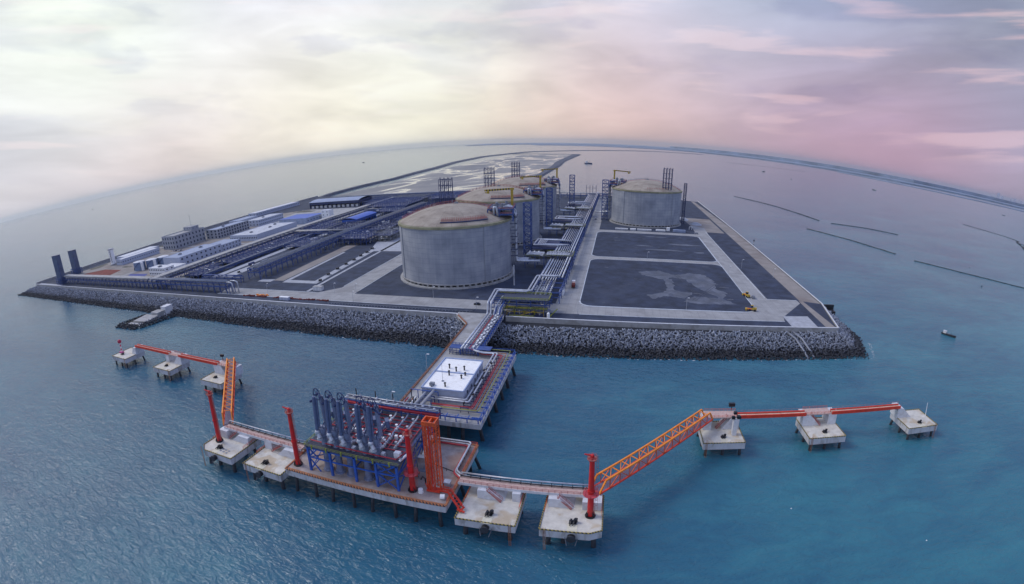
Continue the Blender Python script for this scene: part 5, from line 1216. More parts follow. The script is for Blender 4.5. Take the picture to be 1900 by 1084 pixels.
b = MB(); b.box(-98,115.6,UZ,-62.4,148,UZ+0.25); b.build('deck_grating', sc('grate'), t)
b = MB(); b.rail([(-98,115.6,UZ+.25),(-62.4,115.6,UZ+.25)],1.15,1.7,0.08,1); b.rail([(-98,115.6,UZ+.25),(-98,148,UZ+.25),(-62.4,148,UZ+.25)],1.15,2.2,0.12,1); b.build('railing', sc('yelgreen'), t)
b = MB()
for k in range(6): b.cut(); b.box(-95+k*5.9,115.25,UZ-0.5,-94.6+k*5.9,115.5,UZ+1.3)
b.build('fire_hose_box', sc('yelgreen'), t)
b = MB(); b.tube([(-97.5,118.8,UZ+1.1),(-64,118.0,UZ+1.1),(-62.8,123,UZ+1.1)],0.24,7); b.build('red_water_pipe', sc('pipe_r'), t)
b = MB(); b.rail([(-62.4,118,UZ+.25),(-62.4,148,UZ+.25)],1.15,2.2,0.12,1); b.build('side_railing', sc('blue'), t)
# access stair behind the lattice tower
b = MB()
for k in range(4):
    z0 = 11+k*3; s = 1 if k%2 else -1
    b.bar((-58.5,130-s*3.2,z0),(-58.5,130+s*3.2,z0+3),1.1,0.3); b.bar((-57.9,130-s*3.2,z0+1.1),(-57.9,130+s*3.2,z0+4.1),0.12); b.box(-60,130+s*3.2,z0+2.9,-57.4,130+s*5,z0+3.05)
for x in (-60.2,-57.2):
    for y in (125,135): b.bar((x,y,11),(x,y,24),0.3)
b.build('access_stair', sc('pipe_d'), t)
# columns carrying the arms go through the deck
def loading_arm(lab, x, y, mode=0, arm=True):
    t = thing('cargo_loader', lab, 'marine loader', (x,y,LZ), 'loading arms standing in a row')
    b = MB(); b.cyl((x,y,LZ+0.02),(x,y,LZ+0.5),1.9,1.9,14); b.cyl((x,y,LZ+0.4),(x,y,UZ-0.05),1.25,1.15,18,False); b.cyl((x,y,UZ-0.05),(x,y,UZ+5.5),1.15,1.0,18,False); b.build('riser_column', sc('arm_l'), t, smooth=False)
    b = MB(); b.cyl((x,y,UZ+5.5),(x,y,UZ+7.2),1.3,1.3,14); b.cyl((x-1.3,y,UZ+7.5),(x+1.3,y,UZ+7.5),0.7,0.7,12); b.cyl((x,y-1.3,UZ+6.2),(x,y+1.3,UZ+6.2),0.55,0.55,10); b.build('swivel_joint', sc('arm_l'), t)
    zt = 42.2; yt = y-0.4; xs = x+(0.9 if mode == 0 else 1.3)
    # inboard arm: rises to the apex; outboard arm hangs folded beside it
    b = MB(); b.tube([(xs,y+0.4,UZ+7.5),(xs+0.2,y+0.8,32),(xs,yt+0.5,zt)],0.62,10); b.bar((xs-0.5,y+1.2,UZ+8),(xs-0.3,yt+1.4,zt-0.5),0.3,0.7); b.bar((xs+0.6,y+1.2,UZ+8),(xs+0.4,yt+1.4,zt-0.5),0.2,0.6); b.build('inboard_arm', sc('arm_l'), t, smooth=False)
    xo = x-0.9 if mode == 0 else x-0.7
    b = MB(); b.tube([(xo,yt-0.6,zt-0.2),(xo-0.1,yt-1.4,28.5)],0.6,10); b.tube([(xo+0.9,yt-0.4,zt-0.6),(xo+0.8,yt-1.0,30.5)],0.34,8); b.bar((xo-0.5,yt-0.6,zt-1),(xo-0.5,yt-1.2,30),0.22,0.7)
    b.build('outboard_arm', sc('arm'), t, smooth=False)
    b = MB(); b.sphere((xo-0.1,yt-1.5,28.2),0.95,8); b.cyl((xo,yt-1.5,28),(xo+0.9,yt-1.9,26.2),0.6,0.8,10); b.cyl((xo+0.9,yt-1.9,26.2),(xo+0.9,yt-1.9,25.5),1.0,1.0,10); b.build('coupler_head', sc('pipe'), t)
    # sheave wheel at the apex
    cx, cz, r = x+(-0.1 if mode == 0 else 0.4), zt+0.5, 2.15; b = MB(); n = 22; wy = yt+0.2
    P = [(cx+r*math.cos(2*math.pi*k/n)*0.78, wy-0.45*math.cos(2*math.pi*k/n), cz+r*math.sin(2*math.pi*k/n)) for k in range(n+1)]
    for p, q in zip(P[:-1], P[1:]): b.bar(p, q, 0.2, 0.26)
    for k in range(0, n, 4): b.bar((cx,wy,cz), P[k], 0.13)
    b.cyl((cx,wy-0.7,cz),(cx,wy+0.7,cz),0.4,0.4,8); b.build('sheave_wheel', sc('navy'), t)
    b = MB(); sgn = -1 if mode == 0 else 1
    b.bar((cx,yt,cz-1.5),(cx+sgn*2.5,yt-0.3,cz-2.9),0.4,0.5); b.sphere((cx+sgn*2.5,yt-0.3,cz-2.9),0.55,6); b.build('apex_strut', sc('navy'), t)
    # counterweight beam and lower sheave behind
    b = MB(); b.tube([(x+0.4,y+0.6,UZ+8),(x+2.2,y+3.6,UZ+11.5)],0.5,8); b.obox(x+2.6,y+4.2,UZ+10,1.3,2.6,UZ+12.6,0.6); b.build('counterweight', sc('arm'), t)
    b = MB(); n = 18; r = 1.7; c2 = (x+1.3,y+0.8,UZ+8.2)
    P = [(c2[0]+0.4*math.cos(2*math.pi*k/n),c2[1]+r*math.cos(2*math.pi*k/n),c2[2]+r*math.sin(2*math.pi*k/n)) for k in range(n+1)]
    for p, q in zip(P[:-1], P[1:]): b.bar(p, q, 0.2)
    b.build('lower_sheave', sc('navy'), t)
    b = MB(); b.bar((cx+1.5,yt+0.3,cz),(x+2.6,y+3.4,UZ+11),0.09); b.bar((cx+1.4,yt+0.3,cz-1),(x+1.6,y+1,UZ+8.5),0.09); b.build('cable', sc('black'), t)
    # hydraulic box and pipework at deck level
    b = MB(); b.tube([(x,y+1,UZ+2.0),(x,y+2.2,UZ+2.0),(x+0.2,y+4,UZ+1.2)],0.6,8); b.box(x+1.6,y-0.8,UZ+0.3,x+2.8,y+0.6,UZ+1.9); b.build('inlet_spool', sc('pipe'), t, smooth=False)
    b = MB()
    b.bar((x+0.9,y-0.9,UZ+0.3),(x+0.9,y-0.9,UZ+7),0.12); b.bar((x+1.3,y-0.7,UZ+0.3),(x+1.3,y-0.7,UZ+7),0.12)
    for k in range(9): b.bar((x+0.9,y-0.9,UZ+0.7+k*0.7),(x+1.3,y-0.7,UZ+0.7+k*0.7),0.08)
    b.ring((x,y),1.2,1.9,UZ+4.4,UZ+4.55,12); b.build('maintenance_ladder', sc('arm_l'), t)
    return t
for x, mode, lb in [(-91.8,0,'blue-grey loading arm at the left end of the row of five'),(-87.0,0,'blue-grey loading arm second from the left of the row'),(-82.3,0,'blue-grey loading arm in the middle, third from the left, before the gap'),(-75.7,1,'blue-grey loading arm fourth from the left, just right of the gap'),(-71.4,1,'blue-grey loading arm at the right end of the row of five')]:
    loading_arm(lb, x, 119.4, mode)
# manifold pipework on the raised deck
t = thing('manifold', 'silver manifold pipes and valves running back across the raised deck', 'pipe manifold', (-80,135,UZ))
for k, x in enumerate((-91.8,-87.0,-82.3,-76.3,-71.6,-67.5)):
    b = MB(); r = 0.3 if k != 2 else 0.22
    b.tube([(x+0.2,123.5,UZ+1.2),(x+0.2,131,UZ+1.2),(x+0.2,131.8,UZ+1.8),(x+0.4,143,UZ+1.8),(x+0.4,145.0,UZ+2.6)],r,8); b.build('manifold_pipe', sc('pipe' if k%2 else 'arm_l'), t, smooth=False)
    for j, yy in enumerate((125.2,129.0,134.6,139.8)):
        b = MB(); zc = UZ+(1.2 if yy < 131 else 1.8)
        b.cyl((x+0.25,yy-0.9,zc),(x+0.25,yy-0.6,zc),r*1.7,r*1.7,10); b.cyl((x+0.25,yy+0.6,zc),(x+0.25,yy+0.9,zc),r*1.7,r*1.7,10); b.sphere((x+0.25,yy,zc),r*1.3,8); b.cyl((x+0.25,yy,zc),(x+0.25,yy,zc+1.6),0.16,0.16,6); b.cyl((x+0.25,yy,zc+1.5),(x+0.25,yy,zc+1.75),0.5,0.5,10); b.build('valve', sc('pipe' if (k+j)%3 else 'white'), t)
b = MB()
for k in range(12): x = -96+k*2.9; b.tube([(x,124+(k%3)*1.5,UZ+0.7),(x,140,UZ+0.7)],0.16,5)
for k in range(9): b.bar((-96.5,123.5+k*2.6,UZ+0.55),(-64,123.5+k*2.6,UZ+0.55),0.22,0.3)
b.build('small_bore_pipe', sc('pipe_r'), t)
b = MB()
for k in range(7): b.cut(); b.box(-89.5+k*3.9,127+((k*5)%4)*2.6,UZ+0.3,-88.6+k*3.9,128+((k*5)%4)*2.6,UZ+2.0)
b.cut(); b.box(-65.6,119.6,UZ+0.3,-63.6,121.2,UZ+2.4); b.bar((-62.8,117.8,UZ+0.8),(-61.4,121.5,UZ+1.6),0.7,0.5); b.build('instrument_box', sc('white'), t)
# pipe bridge along the back of the raised deck
t = thing('pipe_bridge', 'pipe bridge with silver and dark red pipes along the back of the raised deck', 'pipe bridge', (-82,146,UZ))
b = MB()
for x in (-98,-90,-82,-74,-66,-60):
    for y in (144.4,147.8): b.bar((x,y,UZ),(x,y,UZ+4.6),0.35)
    b.bar((x,144.4,UZ+4.6),(x,147.8,UZ+4.6),0.35); b.bar((x,144.4,UZ+2.4),(x,147.8,UZ+2.4),0.35)
for z in (UZ+2.4,UZ+4.6):
    for y in (144.4,147.8): b.bar((-98,y,z),(-59,y,z),0.3,0.4)
b.build('frame', sc('blue'), t)
for i, (y, z, r, m) in enumerate([(144.9,UZ+5.2,0.3,'pipe'),(146.0,UZ+5.1,0.3,'pipe_d'),(147.2,UZ+5.3,0.26,'pipe'),(145.0,UZ+3.0,0.5,'pipe_r'),(146.4,UZ+2.9,0.4,'pipe_r'),(144.0,UZ+3.9,0.22,'pipe_r')]):
    b = MB(); b.tube([(-98,y,z),(-59.5,y,z)],r,7); b.build('pipe', sc(m), t, smooth=True)
b = MB()
for k in range(16): b.cut(); x = -97+k*2.4; b.sphere((x,145+(k%3)*0.9,UZ+5.6),0.55,6); b.cyl((x,145+(k%3)*0.9,UZ+5.6),(x,145+(k%3)*0.9,UZ+6.8),0.14,0.14,5)
b.build('valve', sc('pipe'), t)
b = MB()
for x in (-94.5,-86,-78.6,-70.2): b.cut(); b.cyl((x,147.8,UZ+4.6),(x,147.8,UZ+8.2),0.2,0.2,6)
b.build('lamp_standard', sc('black'), t)
# orange lattice gangway tower
t = thing('gangway_tower', 'tall orange lattice gangway tower with folded ladder, on the loading platform', 'gangway tower', (-53.8,122.2,LZ))
b = MB()
TW_ = [(-54.5,-53.5,119.2,120.5),(-52.4,-50.6,120.2,122.6)]
for x0, x1, y0, y1 in TW_: b.lattice(x0,y0,x1,y1,LZ+2.5,LZ+27.2,13,0.12)
for x0, y0 in ((-54.5,119.2),(-53.5,119.2),(-52.4,120.2),(-50.6,120.2),(-50.6,122.6),(-54.5,120.5),(-52.4,122.6)): b.bar((x0,y0,LZ+0.1),(x0,y0,LZ+27.2),0.3)
for k in range(13): z = LZ+3+k*1.9; b.bar((-53.5,120.5,z),(-52.4,120.2,z+0.7),0.18)
b.box(-54.8,119.0,LZ+26.6,-50.4,119.4,LZ+28.0); b.box(-54.8,122.4,LZ+26.6,-50.4,122.8,LZ+28.0); b.box(-50.8,119.4,LZ+26.6,-50.4,122.4,LZ+28.0); b.box(-54.8,119.4,LZ+26.6,-54.4,122.4,LZ+28.0); b.box(-52.8,119.4,LZ+26.6,-52.4,122.4,LZ+27.7)
b.build('lattice_mast', sc('orange'), t)
b = MB()
b.box(-53.2,119.6,LZ+3,-52.6,119.8,LZ+27.3)
b.build('guide_rail', sc('redor'), t)
b = MB()
for k in range(4): b.bar((-54.4+k*0.8,118.6,LZ+0.4),(-55.0+k*0.9,120,LZ+3.6),0.26); b.bar((-55+k*0.9,118.8,LZ+3.6),(-54.2+k*.8,118.6,LZ+0.6),0.2)
b.box(-54.8,118.5,LZ+0.3,-50.4,120.6,LZ+1.0); b.build('winch_frame', sc('redor'), t)
b = MB(); p0, p1, p2 = Vector((-51.0,119.6,LZ+1.2)), Vector((-47.2,118.8,LZ+1.6)), Vector((-42.0,114.2,LZ-0.9))
for p, q in ((p0,p1),(p1,p2)):
    d = (q-p).normalized(); s = Vector((-d.y,d.x,0)).normalized()*0.7
    b.bar(p+s,q+s,0.28,0.5); b.bar(p-s,q-s,0.28,0.5)
    for k in range(7): o = p+(q-p)*(k/6); b.bar(o-s,o+s,0.2); b.bar(o+s,o+s+Vector((0,0,1.1)),0.12); b.bar(o-s,o-s+Vector((0,0,1.1)),0.12)
    b.bar(p+s+Vector((0,0,1.1)),q+s+Vector((0,0,1.1)),0.12); b.bar(p-s+Vector((0,0,1.1)),q-s+Vector((0,0,1.1)),0.12)
b.bar(p2-Vector((1.2,0.6,0)),p2+Vector((1.2,-0.9,-0.6)),0.5); b.bar(p2-Vector((0.2,1.2,0.5)),p2+Vector((0.6,1.0,0)),0.4); b.build('gangway', sc('redor'), t)
b = MB(); b.cyl((-56.4,117.6,LZ),(-56.4,117.6,LZ+1.6),0.8,0.8,10); tag(b.build('white_drum', sc('white')), 'small white drum at the foot of the orange lattice tower', 'drum')
b = MB(); b.cyl((-49.4,116.3,LZ+0.9),(-48.0,116.6,LZ+0.9),0.9,0.9,14); tag(b.build('white_reel', sc('white')), 'round white hose reel near the right front corner of the loading platform', 'hose reel')
b = MB(); b.box(-50.4,122.6,LZ,-48.6,124.4,LZ+1.8); b.box(-50.6,122.4,LZ+1.8,-48.4,124.6,LZ+2.0); tag(b.build('electrical_cabinet', sc('pipe')), 'silver cabinet right of the orange lattice tower foot', 'cabinet')
b = MB(); b.cyl((-61.9,125.5,LZ+0.9),(-61.2,127,LZ+0.9),0.9,0.9,12); b.box(-62.5,125.2,LZ,-60.8,127.2,LZ+0.3); tag(b.build('orange_reel', sc('orange')), 'orange reel under the right end of the raised deck', 'hose reel')
b = MB(); b.tube([(-57.8,121.5,LZ+2.4),(-57.2,121.8,LZ+3.6),(-56.4,122,LZ+2.6),(-56.5,122,LZ+0.5)],0.25,6); tag(b.build('black_hose', sc('black')), 'black curved hose standing between the red tower and the lattice tower', 'hose')

# ---------------------------------------------------------------- approach trestle and utility platform
t = thing('approach_trestle', 'long concrete approach trestle from the loading platform to the shore', 'jetty', (-79,220,LZ))
ap = [(-88.4,149.6),(-69.2,149.6),(-69.2,290.0),(-99.5,290.0),(-98.8,286.4),(-88.4,272)]
b = MB(); b.prism(ap, LZ-1.6, LZ-0.012); b.build('deck_slab', sc('conc_side'), t)
b = MB(); b.sheet([(-88.1,149.9),(-69.5,149.9),(-69.5,292.6),(-101,292.6),(-98.4,286.4),(-88.1,272)], LZ+0.004); b.build('deck_surface', sc('conc'), t)
b = MB(); pts = [(-88.3,163,LZ),(-88.3,272,LZ),(-98.8,286.4,LZ)]
for p, q in zip(pts[:-1], pts[1:]): b.bar((p[0],p[1],LZ+.2),(q[0],q[1],LZ+.2),0.5,0.4)
b.build('rust_kerb', sc('rust'), t)
b = MB(); b.rail(pts,1.3,2.6,0.13,1); b.rail([(-88.3,150,LZ),(-88.3,163,LZ)],1.3,2.6,0.13,1); b.build('railing', sc('rust'), t)
for y in (155,168,182,196,210,224,238,252,264): piles(t, [(-86.5,y,-1.6,0),(-71,y,1.2,0)], LZ-1.5, 0.6)
t = thing('utility_platform', 'concrete utility platform with blue pipe brackets, beside the approach trestle', 'platform', (-59,198,LZ))
b = MB(); b.box(-69.0,163.2,LZ-2.4,-49.6,233.4,LZ-0.012); b.build('concrete_body', sc('conc_side'), t)
b = MB(); b.sheet([(-68.9,163.4),(-49.8,163.4),(-49.8,233.2),(-68.9,233.2)], LZ+0.004); b.build('deck_surface', sc('conc'), t)
piles(t, [(-51.8,y,2.0,0) for y in (168,180,192,204,216)]+[(-51.8,229,2.6,1.5)]+[(x,166,0,-1) for x in (-64,-58)]+[(-66,y,0,0) for y in (178,192,206,220)], LZ-2.3, 0.75)
b = MB()
for k in range(15):
    y = 165.5+k*4.6; b.bar((-50.2,y,LZ+0.1),(-50.2,y,LZ+2.0),0.3); b.bar((-53.8,y,LZ+1.6),(-49.2,y,LZ+1.6),0.3,0.3); b.bar((-49.3,y,LZ-0.1),(-50.2,y+1.4,LZ+1.6),0.22)
b.bar((-49.6,163.5,LZ+1.7),(-49.6,233,LZ+1.7),0.25,0.3); b.bar((-70,164.2,LZ+1.7),(-49.6,164.2,LZ+1.7),0.3,0.5)
for k in range(5): b.bar((-69+k*4.6,163.6,LZ-0.0),(-69+k*4.6,163.6,LZ+1.8),0.35); b.bar((-69+k*4.6,163.2,LZ+1.6),(-69+k*4.6,167,LZ+1.6),0.3)
b.build('pipe_bracket', sc('blue_b'), t)
b = MB(); b.rail([(-50.0,164,LZ+1.9),(-50.0,232.6,LZ+1.9),(-69,232.6,LZ+1.9)],1.2,3,0.13,1); b.rail([(-70,163.6,LZ+1.9),(-49.6,163.6,LZ+1.9)],1.2,2.6,0.13,1); b.build('railing', sc('blue_b'), t)
# white building on the platform
t = thing('substation_building', 'white flat roofed building with a roof divided in two and small roof vents', 'building', (-70.7,194,LZ))
bx0, bx1, by0, by1, bz = -80.2, -61.2, 178.4, 210.0, 16.6
b = MB(); b.box(bx0,by0,LZ+0.006,bx1,by1,bz); b.build('wall', sc('wall_b'), t)
b = MB(); b.box(bx0-.25,by0-.25,bz+0.003,bx1+.25,by1+.25,bz+0.25); b.build('roof', M('bright_roof',(0.86,0.87,0.88),0.8,var=0.04,scale=0.6,stain=(0.62,0.58,0.54),stain_amt=0.3,stain_scale=0.5), t)
b = MB()
for p, q in (((bx0-.2,by0-.1),(bx1+.2,by0-.1)),((bx1+.1,by0-.1),(bx1+.1,by1+.1)),((bx0-.1,by0-.1),(bx0-.1,by1+.1)),((bx0,by1+.1),(bx1,by1+.1)),((bx0,195.2),(bx1,195.2))): b.bar((*p,bz+0.45),(*q,bz+0.45),0.5,0.6)
b.build('parapet', M('parapet_blue',(0.30,0.38,0.58),0.6), t)
for x, y, h in ((-74.5,199.6,1.9),(-70.4,197.2,1.9),(-67.0,199.0,1.9),(-72.3,192.6,2.1),(-65.0,193.8,1.3),(-65.8,190.6,1.5),(-70.4,181.6,1.7)):
    b = MB(); b.cyl((x,y,bz+0.25),(x,y,bz+0.25+h),0.36,0.36,8); b.cyl((x,y,bz+0.25+h),(x,y,bz+0.65+h),0.6,0.4,8); b.build('roof_vent', sc('black'), t)
b = MB(); b.cyl((-73.2,186.3,bz+0.2),(-73.2,186.3,bz+0.5),0.6,0.6,8); b.cyl((-73.2,186.3,bz+0.4),(-73.2,186.3,bz+9),0.09,0.05,5); b.build('antenna', sc('pipe_d'), t)
for k, (y, w) in enumerate(((184,1.4),(190,1.4),(196,1.2),(200.5,1.2),(204.5,1.2))):
    b = MB(); b.box(bx1-0.1,y-w/2,13.2,bx1+0.06,y+w/2,14.8); b.build('window', sc('glass'), t)
b = MB(); b.box(bx0-.1,181,LZ+.05,bx0+.1,183.4,LZ+3); b.build('door', sc('pipe_d'), t)
b = MB(); b.box(-77.5,180.8,bz+0.3,-75.4,182.4,bz+1.6); b.cyl((-76.2,180.2,bz+0.3),(-76.2,180.2,bz+2.4),0.5,0.5,8); b.build('roof_unit', sc('pipe_d'), t)
# pipes round the building
PJ = [('pipe',0.42,-59.6,176.8,14.0),('pipe',0.42,-57.9,175.2,14.0),('pipe_r',0.2,-56.4,173.8,12.4),('pipe_r',0.26,-55.6,172.9,12.4),('pipe_d',0.18,-54.8,172.1,12.6),('rust',0.22,-53.9,171.0,12.8),('pipe_d',0.3,-52.9,170.0,12.8),('yelgreen',0.18,-51.9,168.9,14.0)]
t = thing('pipe_bundle', 'bundle of silver, red and brown pipes turning round the white building', 'pipe bundle', (-57,195,LZ))
for i, (m, r, x, y, z) in enumerate(PJ):
    b = MB(); o = i*0.9
    b.tube([(-75.0+o*0.3,y,z),(x,y,z),(x,226-o*0.1+i*0.8,z),(-66-0.2*i,226-o*0.1+i*0.8,z),(-69.8-1.05*i,226-o*.1+i*.8,14.9)],r,8,1.0); b.build('pipe', sc(m), t, smooth=True)
b = MB()
for k in range(14): y = 171+k*4.1; b.bar((-60.4,y,LZ+1.1),(-51.6,y,LZ+1.1),0.3,0.3); b.bar((-60.2,y,LZ),(-60.2,y,LZ+2.9),0.25); b.bar((-56.9,y,LZ),(-56.9,y,LZ+2.9),0.25); b.bar((-60.2,y,LZ+2.6),(-57,y,LZ+2.6),0.25)
b.build('pipe_sleeper', sc('navy'), t)
b = MB()
for k in range(6): b.cut(); b.box(-59.4+(k%2)*1.6,172+k*8,14.7,-58.8+(k%2)*1.6,173.2+k*8,15.4)
b.build('pipe_clamp', sc('black'), t)
# jetty rack north of the building
t = thing('trestle_rack', 'low blue rack of silver and dark pipes along the trestle near the shore', 'pipe rack', (-73,255,LZ))
b = MB()
for k in range(17):
    y = 228+k*3.6
    if y > 285: break
    b.bar((-78.4,y,LZ),(-78.4,y,LZ+3),0.35); b.bar((-68.6,y,LZ-0.5),(-68.6,y,LZ+3),0.35); b.bar((-78.6,y,LZ+2.9),(-68.2,y,LZ+2.9),0.35,0.4); b.bar((-68.6,y,LZ+0.3),(-69.9,y+1.4,LZ+2.6),0.22)
for x in (-78.4,-68.4): b.bar((x,226,LZ+2.6),(x,285,LZ+2.6),0.35,0.45)
b.build('frame', sc('blue_b'), t)
for i, (x, r, m) in enumerate([(-77.5,0.6,'pipe'),(-75.8,0.6,'pipe'),(-74.4,0.35,'pipe_d'),(-73.5,0.3,'pipe_r'),(-72.6,0.35,'pipe_d'),(-71.6,0.45,'pipe'),(-70.5,0.3,'pipe_d'),(-69.6,0.35,'pipe')]):
    b = MB(); b.tube([(x,227+i*0.3,14.5+r),(x,283,14.5+r)],r,8); b.build('pipe', sc(m), t, smooth=True)
b = MB()
for k in range(20): b.cut(); b.box(-72.0+(k%3)*0.9,229+k*2.7,15.3,-71.0+(k%3)*0.9,230.2+k*2.7,15.8)
b.build('cable_clamp', sc('white'), t)
b = MB(); b.rail([(-84.4,232.6,LZ),(-84.4,227.4,LZ),(-69,227.4,LZ)],3.8,2.0,0.2,2); b.rail([(-84.4,232.6,LZ+3.8),(-66,232.6,LZ+3.8)],1,2.0,0.16,1)
b.box(-84.4,227.4,LZ+3.75,-62,232.6,LZ+3.9); b.build('end_frame', sc('blue'), t)
for i in range(10):
    b = MB(); b.tube([(-77.6+i*0.9,228.6,15),(-77.6+i*.9,228,14.2),(-77.6+i*.9,228,12)],0.3,6); b.build('drop_pipe', sc('pipe' if i%2 else 'pipe_d'), t)
# rack from building to the loading platform
t = thing('trestle_rack', 'rows of silver, green and red pipes between the white building and the arms', 'pipe rack', (-78,164,LZ))
for i, (x, r, m, z) in enumerate([(-86.2,0.3,'pipe_r',12),(-85.0,0.26,'pipe_d',12),(-83.6,0.32,'rust',12.2),(-82.2,0.38,'white',13),(-80.8,0.26,'pipe_d',12.5),(-79.6,0.3,'yelgreen',13),(-77.7,0.62,'pipe',15.5),(-76.0,0.3,'pipe_d',15),(-74.2,0.62,'pipe',16.4)]):
    b = MB(); y1 = 176.4 if i < 6 else 179
    b.tube([(x,148.6,z+(3 if i > 5 else 0)),(x,152,z+(1.5 if i > 5 else 0)),(x,y1,z)],r,8); b.build('pipe', sc(m), t, smooth=True)
b = MB()
for k in range(7): y = 151+k*4; b.bar((-87,y,LZ),(-87,y,LZ+0.9),0.2); b.bar((-87,y,LZ+0.9),(-79,y,LZ+0.9),0.3); b.bar((-78.6,y,LZ),(-78.6,y,LZ+4.2),0.35); b.bar((-73.2,y,LZ),(-73.2,y,LZ+4.2),0.35); b.bar((-78.6,y,LZ+4.0),(-73.2,y,LZ+4.0),0.35)
b.build('frame', sc('blue'), t)
b = MB()
for k in range(12): b.cut(); b.box(-86.5+(k%4)*1.4,152+k*2.0,LZ+1.3,-85.8+(k%4)*1.4,152.9+k*2.0,LZ+2.0)
b.build('valve', sc('black'), t)
b = MB(); b.rail([(-84.6,176.8,LZ),(-84.6,176.8,LZ+0.01),(-72,176.8,LZ)],5.4,3,0.28,0); b.build('portal_frame', sc('blue_b'), t)
# lamps
def lamp(lab, x, y, z, h=9.0, s=1):
    t = thing('street_lamp', lab, 'lamp post', (x,y,z), 'slim lamp posts')
    b = MB(); b.cyl((x,y,z),(x,y,z+h),0.13,0.09,6); b.bar((x,y,z+h),(x+1.3*s,y,z+h+0.15),0.1); b.build('post', sc('pipe'), t)
    b = MB(); b.box(x+0.5*s,y-0.25,z+h+0.02,x+1.8*s,y+0.25,z+h+0.3); b.build('lamp_head', sc('white'), t)
    return t
lamp('slim lamp post on the left edge of the trestle, nearest the shore', -88.9, 243, LZ)
lamp('slim lamp post on the left edge of the trestle, left of the white building', -88.9, 206, LZ)
lamp('slim lamp post on the left edge of the trestle, nearest the loading arms', -88.9, 166, LZ)
for x, y, lb in [(-277,312,'by the front road near the red stacks'),(-213.5,320.5,'at the corner where the inner road leaves the front road'),(-194,321.5,'on the front road at the corner of the tank plot'),(-129,321.2,'on the front road in front of the nearest tank'),(-186,302.6,'on the sea wall side of the front road'),(-91,302.4,'beside the yellow-green corner rack'),(-23,303,'at the junction right of the corner rack'),(50,320.8,'on the near edge of the larger empty plot'),(30,460.6,'between the two empty plots'),(100.8,420,'on the right edge of the nearer empty plot'),(143,420,'by the right-hand shore pavement'),(120,450,'on the shore side of the right-hand road'),(-410,352,'by the inner road at its shore end'),(-380,470,'along the inner road, farther in'),(-500,388,'by the control building'),(-604,520,'in front of the grey office block')]:
    lamp('slim lamp post '+lb, x, y, G, 8.5)
# tide marks, ladders and ropes on the dolphins: slim ladders at the front corners
k = 0
for (x, y, z, lb) in [(-148.5,110.25,9,'far left breasting dolphin'),(-124,110.25,9,'second breasting dolphin from the left'),(-26.5,110.25,9,'breasting dolphin right of the loading platform'),(-16.5,110.25,9,'far right breasting dolphin'),(-285.5,163.85,7,'outermost left mooring dolphin'),(-236.5,163.85,7,'middle left mooring dolphin'),(38.5,163.85,7,'innermost right mooring dolphin'),(83,163.85,7,'middle right mooring dolphin'),(146.5,163.85,7,'outermost right mooring dolphin')]:
    b = MB()
    for dx in (-0.3,0.3): b.bar((x+dx,y,-1),(x+dx,y,z+1.2),0.09)
    for j in range(16): b.bar((x-0.3,y,-0.5+j*0.6),(x+0.3,y,-0.5+j*0.6),0.07)
    tag(b.build('sea_ladder', sc('rust')), 'thin rusty ladder down the seaward face of the '+lb, 'ladder')
# ---------------------------------------------------------------- vehicles, stores and small things ashore
def truck(lab, x, y, rot, kind='tanker', z=G+0.08):
    """z is the ground; local +Y is the front"""
    t = thing('truck' if kind != 'car' else 'parked_car', lab, 'truck' if kind != 'car' else 'car', (x,y,z))
    c, s = math.cos(rot), math.sin(rot)
    def ob(cx, cy, z0, lx, ly, z1): 
        b = MB(); b.obox(x+c*cx-s*cy, y+s*cx+c*cy, z+z0, lx, ly, z+z1, rot); return b
    W = {'tanker':(2.6,[-4.6,-3.2,2.6,4.6],0.52),'car':(1.9,[-1.4,1.4],0.36),'loader':(2.9,[-1.8,1.9],0.8),'van':(2.1,[-1.6,1.7],0.4)}[kind]
    for wy in W[1]:
        for sx in (-1,1):
            b = MB(); px, py = x+c*(sx*W[0]/2)-s*wy, y+s*(sx*W[0]/2)+c*wy; qx, qy = x+c*(sx*(W[0]/2-0.4))-s*wy, y+s*(sx*(W[0]/2-0.4))+c*wy
            b.cyl((px,py,z+W[2]),(qx,qy,z+W[2]),W[2],W[2],12); b.build('wheel', sc('black'), t)
    if kind == 'tanker':
        ob(0,0,0.9,1.0,12,1.2).build('chassis', sc('black'), t); ob(0,4.9,1.0,2.5,2.4,3.4).build('cab', sc('white'), t); ob(0,6.13,2.0,2.3,0.08,3.1).build('windscreen', sc('glass'), t)
        ob(0,-3.4,1.21,2.6,5.6,3.2).build('body', sc('brick'), t); ob(0,1.4,1.21,2.6,3.6,3.0).build('drum', sc('pink_deck'), t)
    elif kind == 'loader':
        ob(0,-1.3,1.0,2.4,3.4,2.5).build('body', sc('yellow'), t); ob(0,0.3,2.5,1.6,1.7,4.0).build('cab', sc('glass'), t); ob(0,0.3,4.003,1.8,1.9,4.15).build('cab_roof', sc('yellow'), t)
        ob(0,2.2,0.9,1.0,3.4,1.7).build('lift_arm', sc('orange_y'), t); ob(0,4.5,0.3,3.2,1.3,1.6).build('bucket', sc('yellow'), t)
    elif kind == 'van':
        ob(0,-0.6,0.5,2.0,3.6,2.3).build('body', sc('pipe_d'), t); ob(0,1.9,0.5,2.0,1.3,1.6).build('bonnet', sc('wall_g'), t); ob(0,1.26,1.45,1.8,0.12,2.2).build('windscreen', sc('glass'), t)
    else:
        ob(0,0,0.4,1.9,4.5,1.0).build('body', sc('black'), t); ob(0,-0.2,1.0,1.65,2.5,1.55).build('cabin', sc('glass'), t)
    return t
truck('red and pale truck standing on the road beside the central pipe rack', -31.5, 365, 0.06)
truck('small dark car on the front road left of the corner rack', -93, 311.5, R(88), 'car')
truck('orange-yellow wheel loader at the shore corner of the right-hand road', 98, 323.5, R(75), 'loader')
